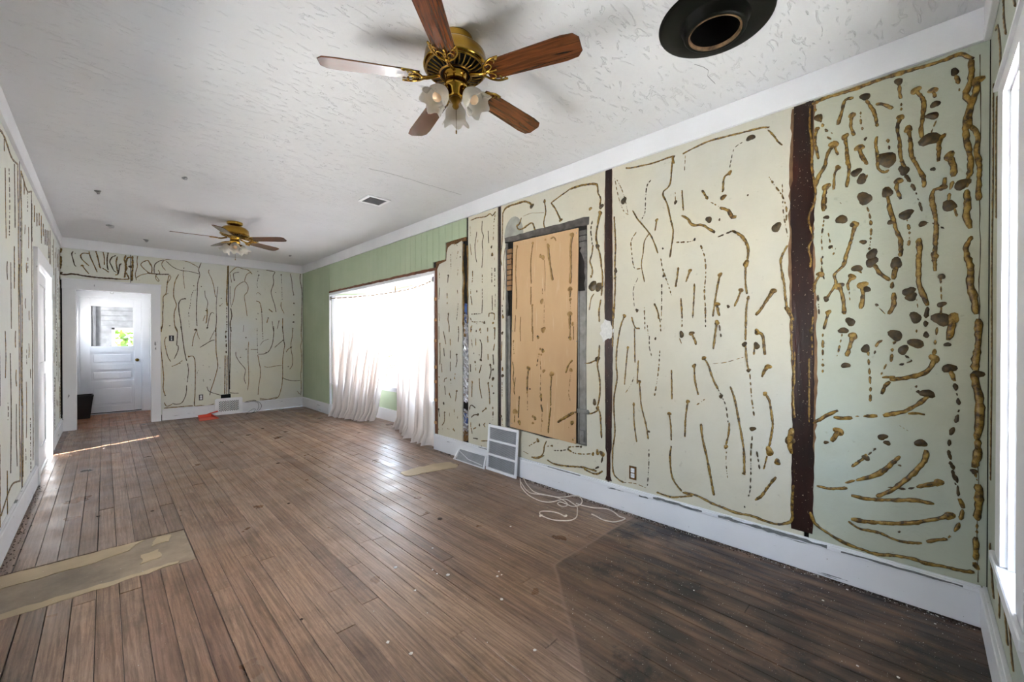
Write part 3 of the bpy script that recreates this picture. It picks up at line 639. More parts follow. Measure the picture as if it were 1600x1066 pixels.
bm = bmesh.new(); tube(bm, [(.10 + .022*math.cos(a*.52), HY-.026, 2.175 + .022*math.sin(a*.52)) for a in range(13)], .0025, 6); tube(bm, [(.10, HY-.02, 2.205), (.10, HY-.03, 2.197)], .004, 6)
tag(wobj('ring_hook', bm, M_GALV), 'small steel ring hook above the half-glazed hall door', 'hook')
# enclosed porch behind the door: grey boards, a net curtain, a window onto greenery
PY = 11.80
pb = boxes([((-1.2, PY, -.1), (.155, PY+.06, 2.6)), ((.44, PY, -.1), (1.6, PY+.06, 2.6)), ((.155, PY, -.1), (.44, PY+.06, 1.20)), ((.155, PY, 1.54), (.44, PY+.06, 2.6)), ((-1.2, HY+.11, 2.6), (1.6, PY+.06, 2.66)), ((-1.2, HY+.11, -.12), (1.6, PY+.06, -.06)), ((1.54, HY+.11, -.1), (1.6, PY, 1.4)), ((-1.2, HY+.11, -.1), (-1.14, PY, 2.6)), ((1.54, HY+.11, 1.75), (1.6, PY, 2.6))])
wpch = struct('wall_porch', pb, M_GREY)
for k in range(9):
    z = 1.62 + k*.105
    if z < 2.5: wbox('weatherboard', (-.05, PY-.016, z), (1.5, PY-.0005, z+.097), M_GREY, wpch, .003)
for k in range(5): wbox('rafter', (-1.1 + k*.5, HY+.2, 2.48), (-1.05 + k*.5, PY-.02, 2.598), M_GREY, wpch)
wn = empty('window_7', (.3, PY, 1.2)); tag(wn, kind='structure')
wobj('window_frame', boxes([((.11, PY-.02, 1.16), (.155, PY+.02, 1.58)), ((.44, PY-.02, 1.16), (.485, PY+.02, 1.58)), ((.11, PY-.03, 1.16), (.485, PY+.02, 1.20)), ((.11, PY-.02, 1.54), (.485, PY+.02, 1.58))]), M_WHITE, wn)
wbox('pane', (.155, PY+.01, 1.20), (.44, PY+.014, 1.54), M_GLASS, wn)
bm = bmesh.new(); n = 60; g = []
for k in range(n+1):
    u = k/n; xx = -.62 + .50*u; yy = PY - .10 + .03*math.sin(u*50) + .012*math.sin(u*23)
    g.append((bm.verts.new((xx, yy, .5)), bm.verts.new((xx, yy, 2.35))))
for a, b in zip(g, g[1:]): bm.faces.new((a[0], b[0], b[1], a[1]))
bmesh.ops.solidify(bm, geom=bm.faces[:], thickness=.003)
tag(wobj('porch_curtain', bm, M_GREYC, None, True), 'grey net curtain hanging in the porch behind the door glass', 'curtain')
# door leaf of the left doorway, ajar by a hand's breadth at the far jamb
D = empty('door_2', (XL-.03, LY0, 0)); tag(D, kind='structure')
a, b = LY0 + .004, LY1 - .045; X0, X1 = XL-.052, XL-.014
bm = boxes([((X0, a, .01), (X1, a+.11, 2.01), .002), ((X0, b-.11, .01), (X1, b, 2.01), .002), ((X0, a+.11, 1.88), (X1, b-.11, 2.01)), ((X0, a+.11, .95), (X1, b-.11, 1.08)), ((X0, a+.11, .01), (X1, b-.11, .22))]); wobj('door_frame', bm, M_DOOR, D)
wobj('door_panel', boxes([((X0+.01, a+.11, .22), (X1-.01, b-.11, .95))]), M_DOOR, D); wobj('door_panel', boxes([((X0+.01, a+.11, 1.08), (X1-.01, b-.11, 1.88))]), M_DOOR, D)
wbox('strike_plate', (X1, b-.04, .93), (X1+.003, b-.012, 1.05), M_GALV, D)
# ================================================================== OUTSIDE
sbox('ground', (-40, -40, -.62), (45, 50, -.55), M_BOUNCE)
sbox('sun_block_left', (XL-3.2, YN-.8, 2.9), (XL-.15, 5.0, 3.0), M_WHITE)  # unseen slab added to shade the left window and the ground by it
sbox('sun_block_hall', (XL-1.5, 7.35, 2.9), (XL-.5, 12.2, 3.0), M_WHITE)  # unseen slab added so no sun patch falls in the hall
sbox('sun_block_near', (XL-.15, YN-.8, 2.9), (4.6, YN-.15, 3.0), M_WHITE)  # unseen slab added to keep direct sun out of the near window
sbox('roof', (XL-.5, YN-.15, 2.9), (4.0, 12.2, 3.05), M_GREY)
sbox('foundation', (XL-.1, YN-.1, -.56), (3.42, 10.4, -.062), M_GREY)
def bush(name, loc, rad, h, n, label, cat, trunk=False):
    o = empty(name, loc); tag(o, label, cat)
    rn = random.Random(int(loc[0]*100 + loc[1]*10)); bm = bmesh.new()
    for _ in range(n):
        th = rn.uniform(0, 6.283); ph = math.acos(rn.uniform(-1, 1)); r = rn.uniform(.55, 1)**.5
        c = Vector((rad*r*math.sin(ph)*math.cos(th), rad*r*math.sin(ph)*math.sin(th), h*.62 + h*.40*r*math.cos(ph)))
        s_ = rn.uniform(.05, .11)*(1 + rad*.25); u = Vector((rn.uniform(-1, 1), rn.uniform(-1, 1), rn.uniform(-1, 1))).normalized(); v = u.orthogonal().normalized()*.5
        q = [bm.verts.new(c + u*s_), bm.verts.new(c + v*s_), bm.verts.new(c - u*s_), bm.verts.new(c - v*s_)]; bm.faces.new(q)
    obj('foliage', bm, M_LEAF, o)
    bm = bmesh.new()
    for k in range(5):
        a_ = k*1.257 + .3; tube(bm, [(0.03*math.cos(a_), .03*math.sin(a_), 0), (rad*.2*math.cos(a_), rad*.2*math.sin(a_), h*.35), (rad*.5*math.cos(a_), rad*.5*math.sin(a_), h*.75)], [.05*rad+.01, .035*rad+.008, .01], 6)
    obj('trunk', bm, M_BARK, o)
bush('garden_bush', (.55, 13.6, -.55), 1.1, 2.6, 2600, 'leafy green bush seen through the small porch window', 'bush')
bush('garden_tree', (7.6, 14.5, -.55), .8, 3.2, 1200, 'leafy tree outside the bay window, seen in the gap between the curtains', 'tree')
# ================================================================== ADHESIVE left on the walls
# each row: kind (s solid bead, S bead that starts in a blob, d broken bead, B flat spot), size, then points on the wall in millimetres
BEADS_RIGHT = """
s1 1597,2620 1542,2607 1380,2591 1259,2594 1216,2590
s1 1163,2588 1091,2602 999,2615 898,2609 780,2599 691,2592 646,2579
s0.8 654,2566 622,2518 604,2481 580,2449
d0.6 1690,2569 1672,2472 1645,2371 1610,2292 1575,2261
d0.6 1672,2551 1627,2460 1596,2359 1575,2261
B2.2 1613,2376
d0.8 1393,2473 1424,2437 1435,2350 1440,2247 1472,2193
s0.9 1538,2284 1500,2214 1472,2178 1419,2108 1387,2057 1361,1994 1340,1932
s1 1223,2589 1237,2544 1252,2405 1303,2354 1271,2266 1244,2146 1229,2057 1251,1889
d0.5 1145,2571 1152,2455
d0.6 1215,2339 1212,2253
B1.3 1212,2267
s0.9 1168,2340 1158,2198
s1.5 1169,2165 1130,2136 1096,2087 1036,2075 984,2035 952,2008
d0.6 792,2540 838,2517 856,2452 864,2403
B1.8 746,2551
S1.2 864,2371 898,2348 904,2271 910,2260
B1.5 903,2225
B1 1004,2250
s1.2 1034,2305 998,2235
d0.7 978,2211 928,2172
s2 922,2164 873,2133 849,2087 825,2082
B2 991,2100
B0.7 925,2086
d1 934,1976 849,1999
s1.5 849,2001 802,1964 773,1921 758,1868 761,1806
B2 769,1782
s1 772,1769 772,1668 764,1592
S0.9 757,1568 766,1516 770,1438
d1 1207,1988 1116,1977 1076,1985
d1 1042,1941 1016,1855 1009,1746 1018,1626 1011,1531 1011,1450
d0.9 647,2283 616,2220 579,2151 559,2074 559,2003
d0.6 580,2222 574,2054 551,1907
B2.4 609,1975
s1.1 553,1859 585,1781 578,1696 568,1635 562,1563 552,1491 527,1424
S1.6 624,1598 650,1558 677,1511 715,1459
S0.9 1349,2172 1361,2097
d0.8 1508,2117 1550,2056 1544,1963 1524,1853 1466,1838
s0.7 1403,2090 1442,2037 1454,1949 1466,1860 1442,1737
d0.9 1318,1892 1302,1810 1265,1704 1240,1623
B1 1295,1765
s1.1 1191,1813 1200,1740 1211,1678
S1.1 1112,1779 1129,1733 1139,1706
S1 921,1730 935,1658 948,1580 964,1461
s0.9 1082,1689 1085,1590 1093,1467
d0.5 1494,1773 1532,1685 1523,1562
B1.2 1502,1530
d0.9 1310,1709 1312,1491
s1 1174,1597 1164,1456
s1 1366,1574 1340,1514 1332,1459
S1 797,1620 814,1570 835,1520
S1.3 939,1540 926,1466
B0.9 871,1522
d0.8 1442,1549 1441,1466
B1 1608,1489
B0.5 761,2203
B0.6 1303,1961
B0.8 1082,1986
s1.4 1238,2594 1223,2539
s1.2 1695,2272 1683,2047 1689,1889 1686,1730 1697,1477
B1.7 1683,1849
B1 1687,1794
d0.9 1443,1552 1438,1388
d0.8 1353,1547 1324,1450 1317,1370
d0.6 1311,1544 1314,1449
d0.8 1165,1536 1165,1398
B2 1168,1347
d0.5 1183,1322 1168,1283
S1.2 1100,1354 1078,1306 1069,1276
d0.7 1090,1531 1093,1456
d1 1011,1526 1009,1394
s1.4 938,1522 924,1464
S1.2 938,1421 948,1349 960,1248
d1.1 924,1406 913,1327
B0.8 1500,1532
S1.1 1605,1494 1639,1410 1668,1255 1675,1117 1667,1014 1696,838 1686,597 1705,454 1701,281 1656,230 1608,216
d0.6 1608,216 1516,231 1427,220
s1 1545,1483 1518,1407 1478,1394
s0.9 1521,1398 1517,1140
S0.9 1576,1253 1587,1154 1604,967
d0.7 1420,1420 1412,1339
d0.8 1403,1339 1403,1258 1386,1193
B0.9 1357,1319
d0.9 1324,1235 1330,1131 1343,1019 1363,905
s1 1490,1158 1499,983
d0.7 1526,1031 1550,971 1594,908
S1 1481,1001 1472,894 1463,813 1428,686 1410,583
B0.9 1407,640
s1 1238,1099 1234,893
S1.1 1082,1134 1077,1037 1055,941
S1.1 1020,1188 992,1145 964,1059 930,989
d0.8 930,989 902,934 882,879 869,781
B1.2 912,944
s1 862,782 866,711 882,637
B1.3 882,623
d0.7 879,595 881,523 871,419
s1.1 857,1012 830,927 805,790 779,628 775,476
B0.8 778,475
d0.4 964,1153 883,1166 781,1202
s1 767,1512 771,1306
B1.4 777,1281
s1 771,1278 762,1168 749,1114
B1 753,1120
d0.8 746,1100 737,964 721,836
B1.3 730,762
d0.8 732,718 739,608 739,498 744,373 759,328
S1.4 708,1357 678,1332 666,1218
B1.8 710,1272
s0.9 720,1285 725,1217
S1.3 648,1148 666,1125 681,1084
S1.1 665,984 642,946 630,868 624,789 641,667
B2.4 640,640
B1.6 599,585
s0.8 652,611 670,527
d0.8 706,628 691,522
s1.3 606,495 646,426 681,363 714,327
S0.9 1526,826 1522,689 1502,546
S1 1253,790 1241,697 1238,604
s1.2 1239,565 1247,477 1228,341 1165,263
S1 1124,889 1139,774 1143,643
d0.7 1065,873 1012,916
s1.3 1036,750 1026,655 997,528 976,415 954,292
s1.1 1345,209 1243,204 1181,221 1090,253
s1.4 1158,258 1061,261 962,236 907,230 828,218 765,223 716,224 657,215 600,216 539,246 523,283 525,366 518,471
d0.8 1405,510 1406,380 1416,239
B0.5 773,269
s1 565,1500 532,1421 531,1305 526,1190
s1.3 520,1164 517,1075 523,984 514,857
B2.6 535,725
s2.4 526,797 537,712 529,649
d0.8 518,599 512,485
s1.2 1703,1567 1707,1255
d0.7 684,1507 720,1455
s1 447,1205 446,991 446,841
s1.1 548,1499 521,1420
s0.9 515,1241 515,1113
s1.6 439,2631 376,2640 257,2636 155,2641 75,2637 -1,2633 -73,2630 -121,2634 -142,2611 -165,2593
s1.8 -155,2595 -158,2539 -152,2483 -139,2439 -156,2392 -143,2348 -140,2299 -143,2228 -153,2165 -157,2115 -152,2057
S1.8 -175,2487 -172,2444 -159,2391 -153,2344 -148,2276
s1.6 -160,2287 -179,2226 -173,2169 -183,2097 -182,2039 -181,1941
B1.6 -105,2559
d1.4 -108,2542 -119,2497 -119,2452
B1.7 86,2599
s1.3 84,2582 78,2510
d1 76,2488 76,2450
S1.2 78,2418 89,2374 81,2296 77,2219 61,2160
B2.2 65,2151
d1.3 61,2128 34,2067 15,1999 0,1932
B1.4 -2,1871
S1.4 50,2349 42,2282 38,2217 19,2158 -3,2099 -7,2046
S1.4 25,2529 -2,2471 -2,2413 5,2332 3,2290
S1.2 -35,2504 -42,2465
B1.6 -42,2434
B1.7 -33,2383
d0.6 -46,2355 -28,2300
B3 -26,2273
s1.5 -75,2283 -57,2248 -54,2157
B3.6 129,2224
d1 125,2327 117,2264
s1.2 166,2353 170,2315 162,2235 161,2190 137,2161 120,2169
B1.8 213,2578
s1.2 209,2559 188,2511 175,2473 164,2404
s1.3 171,2521 146,2511 122,2490 107,2473
d0.9 230,2506 230,2460 221,2400
s1.4 259,2591 293,2594 306,2547 324,2473
S1.3 265,2502 270,2452 256,2390
B2 409,2543
d1.4 434,2623 409,2553 380,2470 347,2434
d1 371,2425 319,2366
S1.6 342,2374 370,2324 380,2268 408,2216 423,2160
s1.1 342,2374 323,2309
S1.1 416,2483 424,2426 409,2313
S1.4 294,2398 287,2332 282,2261 275,2225 286,2124
S1.5 234,2320 230,2290 203,2220
B0.8 211,2357
B1.9 247,2193
B2.3 225,2151
d1 203,2169 212,2138
S1 323,2241 337,2208 341,2127
S1.4 84,2103 92,2072 76,2009
B2.9 213,2048
d0.9 203,2001 190,1942 187,1863 193,1774
B2.4 307,1957
d0.7 313,2050 300,2029
B2.2 126,2057
s1.5 124,2042 116,1969 99,1901 91,1855 75,1799 75,1723
B1.2 110,1903
B2.1 56,1929
d1 52,1902 44,1836 46,1772
s1.5 -75,2074 -69,2030 -40,2027 -33,1987 -41,1923 -48,1860 -45,1778 -42,1675
B1.5 -69,2030
d1 -15,1875 -48,1860 -84,1822
S2 -89,2171 -103,2121 -103,2071
d1.2 -102,2051 -93,2013 -89,1963
B2.2 -90,1938
d1.2 -107,1923 -119,1865
B0.9 -36,2126
B2.4 -131,2028
s1.2 -151,2072 -144,2009
s2 -144,1999 -148,1939 -145,1880 -158,1818
s1.6 -162,1782 -145,1741 -146,1701 -156,1637
S1.4 250,1920 263,1854 285,1765 303,1698
B1.6 256,1919
B1.1 217,1820
B2.4 183,1750
s1.9 10,1803 9,1734 10,1658
S1.7 374,2150 384,2090 385,2019
d0.9 374,2147 374,2028
B1 372,1983
d0.8 383,1971 393,1877 390,1805
d0.7 364,1896 350,1816 331,1807
B0.9 354,1817
d0.8 331,1807 345,1763
d0.9 394,1764 392,1710
s1.1 446,2627 449,2519 438,2394 438,2273 423,2148 427,2077 452,1998 442,1935 432,1884 451,1827 441,1765 443,1716
B1.8 91,1693
s1.2 289,1758 294,1712 335,1665 330,1612 353,1567 372,1532
B1.3 372,1532
S1.3 397,1672 421,1627 426,1573
d0.9 409,1559 403,1451
d0.8 387,1773 392,1702 377,1628
B2.4 183,1711
s1.5 172,1696 155,1655 114,1607
B2.4 91,1692
s1.6 91,1680 101,1611
d1.2 104,1600 106,1557
s1.6 98,1545 100,1480 118,1437
B1.8 242,1685
d1 236,1676 218,1652
S1.5 316,1599 300,1539 293,1445
S1.3 262,1642 280,1607 275,1572
d0.7 273,1566 271,1519
S1.6 220,1595 218,1533 226,1471
B1.7 205,1571
s1.8 10,1717 11,1654 9,1580 -6,1526 -21,1472
d1.5 -21,1467 -14,1400 -18,1316
S1.5 -43,1709 -45,1636
B1.3 -67,1608
d0.7 -63,1603 -67,1490
B1.2 -67,1475
d0.7 -67,1464 -64,1418
B3 -66,1405
d1.5 -54,1367 -47,1295 -43,1233
S1.8 -44,1217 -36,1181 -7,1143 38,1124 84,1110 112,1103
s1.1 141,1115 92,1121
s1.5 112,1097 128,1074 144,1029
B1.9 45,1546
B1.8 36,1519
d0.5 17,1506 13,1464
B2.4 21,1417
d0.9 17,1358 16,1327
B2.2 19,1290
B2.2 64,1257
d1 57,1230 34,1204 77,1181
B2.6 93,1331
d1.3 85,1316 101,1273 108,1185
S2.1 -103,1407 -99,1356 -89,1305
B1 -87,1285
B2 268,1404
B1.6 297,1358
d0.8 302,1341 315,1259 324,1218
S1.8 257,1329 270,1271 283,1219
B1.5 287,1171
B1.8 206,1261
d1.1 196,1249 191,1160 186,1070 186,986
d1.2 141,1306 162,1283 174,1216
d0.7 125,1185 145,1128
s1 430,1440 435,1367
B1.3 438,1355
d0.9 435,1331 431,1197
S1.1 362,1458 381,1366
d1.2 386,1342 385,1222 385,1126
s2.1 -149,1693 -159,1632 -156,1573 -170,1493 -176,1423
s2.1 -183,1403 -183,1315 -177,1236 -174,1167
B1.8 -181,1149
s2.3 -168,1152 -178,1098 -188,1020 -188,941 -182,851
s2 -184,852 -183,782 -173,721
B0.9 -174,701
d1 -176,692 -183,664
B2 -93,1173
s1.5 -97,1163 -111,1113
d1.5 -111,1103 -125,993 -112,910 -98,858
d1.4 -96,837 -94,765 -106,696 -116,628
B2 -21,1046
s1.8 -26,1034 14,988 60,950 99,935 136,919
s1.2 45,941 18,947 -14,944
s1.5 318,925 360,896 428,839
s1.6 337,884 295,884 258,894
d1 246,902 198,909
s1.4 207,907 158,916
S1.9 315,811 346,752
B0.9 369,742
d0.6 76,878 44,856
B1.5 138,810
B1.2 121,783
B1.9 0,803
d1 164,748 193,708 232,666 258,638
B1.4 202,690
s1.6 75,721 114,663 155,621 197,589 240,564
B0.6 163,1487
d0.4 154,1472 126,1432
B0.5 17,1078
B0.6 11,1054
s1.8 -20,773 -12,718 21,657 60,599 108,542 160,498
s1.8 73,725 109,676 146,623 193,589 241,563
d1.2 245,562 286,538
s1.4 410,492 356,490 318,500 277,514
d1.2 117,557 52,566 14,585
S1.6 -61,625 -24,603 14,585
s1.6 261,477 201,476 141,487 76,503 13,519 -47,519
S1.8 -97,477 -47,445 13,411 75,386 141,368 209,355 261,350
s1.2 273,335 227,311 183,314 140,314 107,303 59,299 -7,315
s1.5 -22,328 -62,352 -91,365
d1.6 -94,372 -119,421 -136,488 -139,520
s1.7 -142,526 -128,568
d1.3 -125,577 -121,638 -107,707 -92,787
s2.2 -188,815 -182,773 -172,726
B0.9 -173,706
d1 -175,702 -179,677
s2.3 -184,648 -189,595 -183,482
d0.8 -183,467 -183,422
s1.8 -179,405 -180,341 -180,300
s1.6 -174,288 -187,258
s1.5 440,338 415,278 356,242 289,214 217,205 157,201 99,217 27,227 -18,223 -77,230 -119,231 -177,241
B0.5 75,344
B0.5 74,678
d0.5 176,730 163,744
S1.1 202,694 259,632
s1 3454,2611 3354,2616 3275,2605 3199,2601 3143,2614 3106,2587 3055,2619
d0.9 3061,2620 3070,2567 3088,2498
d0.7 3465,2548 3459,2443
s0.7 3354,2469 3364,2413 3384,2339 3378,2223 3354,2143
d0.5 3334,2382 3338,2345
s0.7 3266,2565 3271,2459 3247,2404 3266,2332 3256,2230 3272,2074
s0.7 3171,2443 3162,2315
d0.9 3084,2485 3095,2328
s0.7 3465,2360 3445,2233
B1.3 3121,2268
B1.5 3110,2189
d0.5 3074,2153 3074,2129
d0.9 3819,2302 3813,2123
d0.9 3678,2315 3706,2231
d0.6 3678,2133 3693,2027
d1 4043,2116 4038,2051
S1 3866,2060 3875,1978
s0.9 4038,1937 4051,1796
s1.1 3889,1861 3887,1798
B1 3887,1742
s0.8 3694,1878 3689,1837
d0.8 3678,1729 3707,1541
s0.7 4051,1632 4044,1539
S1 3864,1616 3871,1547 3848,1477 3848,1408
d0.8 3679,1472 3679,1397
s1 3424,2062 3424,1997
d1 3424,1984 3435,1914
d1 3266,2004 3266,1916
B1 3354,1833
d0.7 3266,1853 3266,1739
s0.8 3262,1739 3272,1594
d1 3455,1864 3459,1805
s1 3455,1792 3435,1693
d1 3115,2055 3116,1888
d1.2 3070,2049 3074,1848
s0.9 3110,1771 3107,1617
d0.6 3061,1785 3067,1627
d1 3445,1594 3295,1592
s1 3162,1552 3153,1589 3079,1579 3079,1518
d1 3466,1558 3425,1511 3295,1507 3218,1491
B1.2 3234,1496
B1.2 3097,1488
d0.6 3364,1490 3335,1482
d0.8 3435,1479 3445,1401
s0.9 3181,1440 3181,1403
d0.8 3295,1437 3286,1398
B1.3 3074,1432
s0.9 3070,1432 3074,1388
s0.5 3755,2395 3722,2399 3689,2374
B0.8 3641,2242
s1 3966,1420 3938,1349 3914,1265
s0.9 3853,1473 3848,1404
s0.9 3672,1468 3668,1387 3679,1293
s0.6 4051,1478 4051,1321
S1 4034,1271 4027,1122 4035,1022
s1 3954,1222 3943,1124
s1 3830,1328 3825,1252
s1 3825,1196 3826,1100
s1 3826,1065 3826,955
S1 3708,1151 3701,1076 3724,1007
s0.9 4003,1035 3991,932
d1 3735,939 3746,877
B0.9 3746,877
s1 3896,874 3938,857 3948,821
B1.1 3821,858
B0.8 4050,874
d0.6 3814,824 3815,769
s1 3938,780 3920,676
d0.6 4052,807 4045,765
S1.2 3845,690 3815,645
S1.1 3708,737 3731,619
B1.6 3958,571
d0.8 4053,635 4045,622
S1 4060,491 4041,401
s1 3944,477 3944,364 3992,308
d0.9 3944,474 3908,464
d1 3753,527 3753,466
d0.7 3845,475 3845,433
d0.8 3691,454 3695,412
B0.7 4061,251
d0.9 3987,273 3980,263
d0.9 3885,286 3845,284
S1.1 3770,295 3740,276
s1.1 3451,1463 3456,1398
B1 3364,1409
d1.1 3295,1440 3311,1408 3276,1382
s1 3181,1356 3177,1287
s1 3181,1443 3181,1400
s1.1 3070,1441 3074,1318
d0.9 3445,1319 3425,1229
s0.8 3371,1332 3371,1255
s1 3305,1319 3276,1268 3276,1167 3290,1097
B1.4 3290,1103
B0.6 3405,1171
B0.6 3315,1156
B1.1 3383,1077
s1 3074,1275 3092,1202
s1 3177,1169 3172,1107
s1 3098,1165 3088,1060
s1.1 3464,1052 3460,967
d0.7 3375,1049 3371,985
s1.1 3280,1050 3315,962
S1.1 3140,1056 3129,997 3153,909
B1.1 3098,1011
B1.8 3099,915
S1.1 3431,858 3440,695
s1.1 3315,908 3306,810 3273,698
S1.2 3172,864 3153,760 3148,648
B0.8 3110,840
B0.9 3090,768
s1.1 3477,553 3467,594 3436,607 3379,584
S1.1 3209,598 3267,557
S1.3 3335,519 3405,504 3446,475
d1.3 3103,629 3098,555 3103,487
s0.8 3456,419 3456,366
s1 3452,360 3432,298
s1.1 3365,377 3416,353
B1.3 3312,410
s1 3219,446 3242,424 3219,402
B1.1 3149,443
s1.1 3420,252 3336,259
s1.1 3287,245 3181,264
B0.7 3277,190
s1.6 2957,2570 2918,2614 2855,2628 2752,2626 2662,2623 2595,2596 2561,2559
B2 2563,2557
S1.2 2407,2564 2393,2466 2411,2403 2414,2349 2389,2297
s0.3 2672,2486 2576,2493 2501,2479 2411,2462
s1 2332,2530 2239,2563 2157,2587 2133,2598
s1.5 2133,2598 2062,2600 1986,2596 1869,2573 1848,2543 1841,2487
S1.3 2222,2356 2255,2416 2289,2476 2332,2530
s1.4 2696,2477 2722,2425 2756,2410 2732,2373 2672,2372 2566,2401 2529,2344 2525,2316
B1.3 1916,2384
s0.9 2950,2576 2957,2413 2961,2279 2983,2148 2966,2055
s1.3 1841,2487 1819,2446 1824,2387
B1.8 1812,2378
S1.6 1823,2327 1840,2258 1861,2153 1847,2078
B1.7 1847,2066
s1.4 1847,2066 1826,2003 1812,1928 1809,1880
s1.4 1805,1880 1798,1783 1811,1664
d1.3 1897,2282 1912,2205 1904,2149 1897,2087
s1.2 1890,2085 1900,2014 1919,1955 1897,1891 1897,1836
B1 1908,1829
B3.4 1894,1750
B3.4 1832,1738
s0.8 1879,1688 1908,1647 1926,1556
s1.3 1814,1635 1832,1545 1828,1455
S0.9 2748,2210 2762,2144 2768,1914 2756,1739 2762,1609
S1.1 2547,2209 2572,2032 2566,1836
s1.1 2570,1808 2570,1640
B1.5 2455,2077
B2.1 2423,2059
s0.5 2407,2036 2396,1900 2401,1751
S2 2361,2151 2349,2042 2331,1946 2309,1839
S2 2098,2203 2112,2097 2109,1943 2116,1791
B1 2393,2214
s1.2 2332,2213 2297,2220 2272,2182
S2 2119,1746 2119,1676
B1.2 2116,1656
d0.8 2116,1644 2111,1573
B2.1 2437,1662
d0.4 2407,1657 2410,1440
S1 2553,1632 2553,1528 2557,1388
s0.7 2702,1534 2711,1391
S2.1 2121,1535 2121,1407
B1.5 2092,1447
B2.2 2419,1406
s0.8 2772,1552 2780,1392
d1 2961,1665 2951,1545
B1.6 2951,1545
s0.6 2918,2227 2940,2082 2929,1931 2944,1709
d0.6 2428,1781 2428,1727
B2.2 2419,1402
B1.4 2482,1338
s1 2547,1439 2545,1300
s0.6 2711,1443 2702,1300
s1.1 2116,1428 2119,1338
B1.6 2119,1326
s0.7 2081,1427 2081,1313
B1 2799,1300
d0.8 2799,1285 2792,1176
B1.7 2424,1215
B1 2468,1183
B0.9 2442,1180
B0.9 2455,1229
d1 2478,1162 2497,1072
d0.6 2455,1122 2446,1026
B1.4 2413,1031
S1.8 2598,1047 2613,947 2617,834
B1.2 2617,820
B0.8 2583,854
d0.6 2613,806 2613,650
s1 2813,1102 2796,1023 2803,935 2782,863
s0.9 2772,951 2792,833 2782,783
B2.2 2319,1009
s1.2 2322,986 2331,872 2331,724
s1.3 2331,711 2348,601 2360,476
s1.4 2092,1140 2131,1101 2164,1028
B1.7 2108,1054
d0.5 2108,1031 2131,863 2115,793
d0.7 2449,999 2455,820
S1.7 2446,801 2442,753
s1.6 2446,725 2427,659
B0.8 2431,574
d0.4 2431,645 2445,465
s1.2 2721,774 2727,666 2731,564
B2.5 2776,619
s0.9 2782,586 2786,513
B2.3 2721,522
B1.6 2519,589
B1.1 2545,540
B1 2547,602
s2.1 2254,588 2188,630 2076,699
s1 2076,699 1999,705 1924,704 1852,735 1835,762
B2.2 1874,804
S1.3 1845,761 1821,721 1813,638 1807,524
B2 1846,1157
s1 1972,1119 1925,1121 1860,1148
s1.3 1827,1270 1832,1191 1846,1106 1827,1010 1821,914 1831,829 1845,779
B1.8 2096,606
d0.8 2131,566 2131,547
B0.8 2088,462
B1.6 2487,389
d1.1 2509,372 2604,313
s1.1 2383,400 2409,348 2418,292 2463,242 2566,219
s0.8 2566,217 2491,220 2409,266
d0.9 2374,355 2305,374
B1 2318,369
d1.2 2296,331 2204,349 2139,372
B1.1 2139,372
d1.1 2139,369 2075,352 1983,361 1895,381
B1.3 1888,380
B2 1845,403
B2 1802,399
d1.7 1795,376 1809,325
d1.2 1830,290 1895,246
s1.3 2374,233 2304,214 2187,219 2075,237 1983,251 1909,248 1851,249
s1.3 1976,240 1909,224 1851,225 1795,262
d1.2 2139,391 2014,420
B0.9 2006,418
s0.5 2672,255 2604,239
B1.4 2961,1382
B1.7 2957,1022
B1.6 2957,955
d0.8 2962,894 2962,729
B1.3 2979,549
d0.8 2962,533 2957,459
s0.8 2966,1300 2972,1104
"""
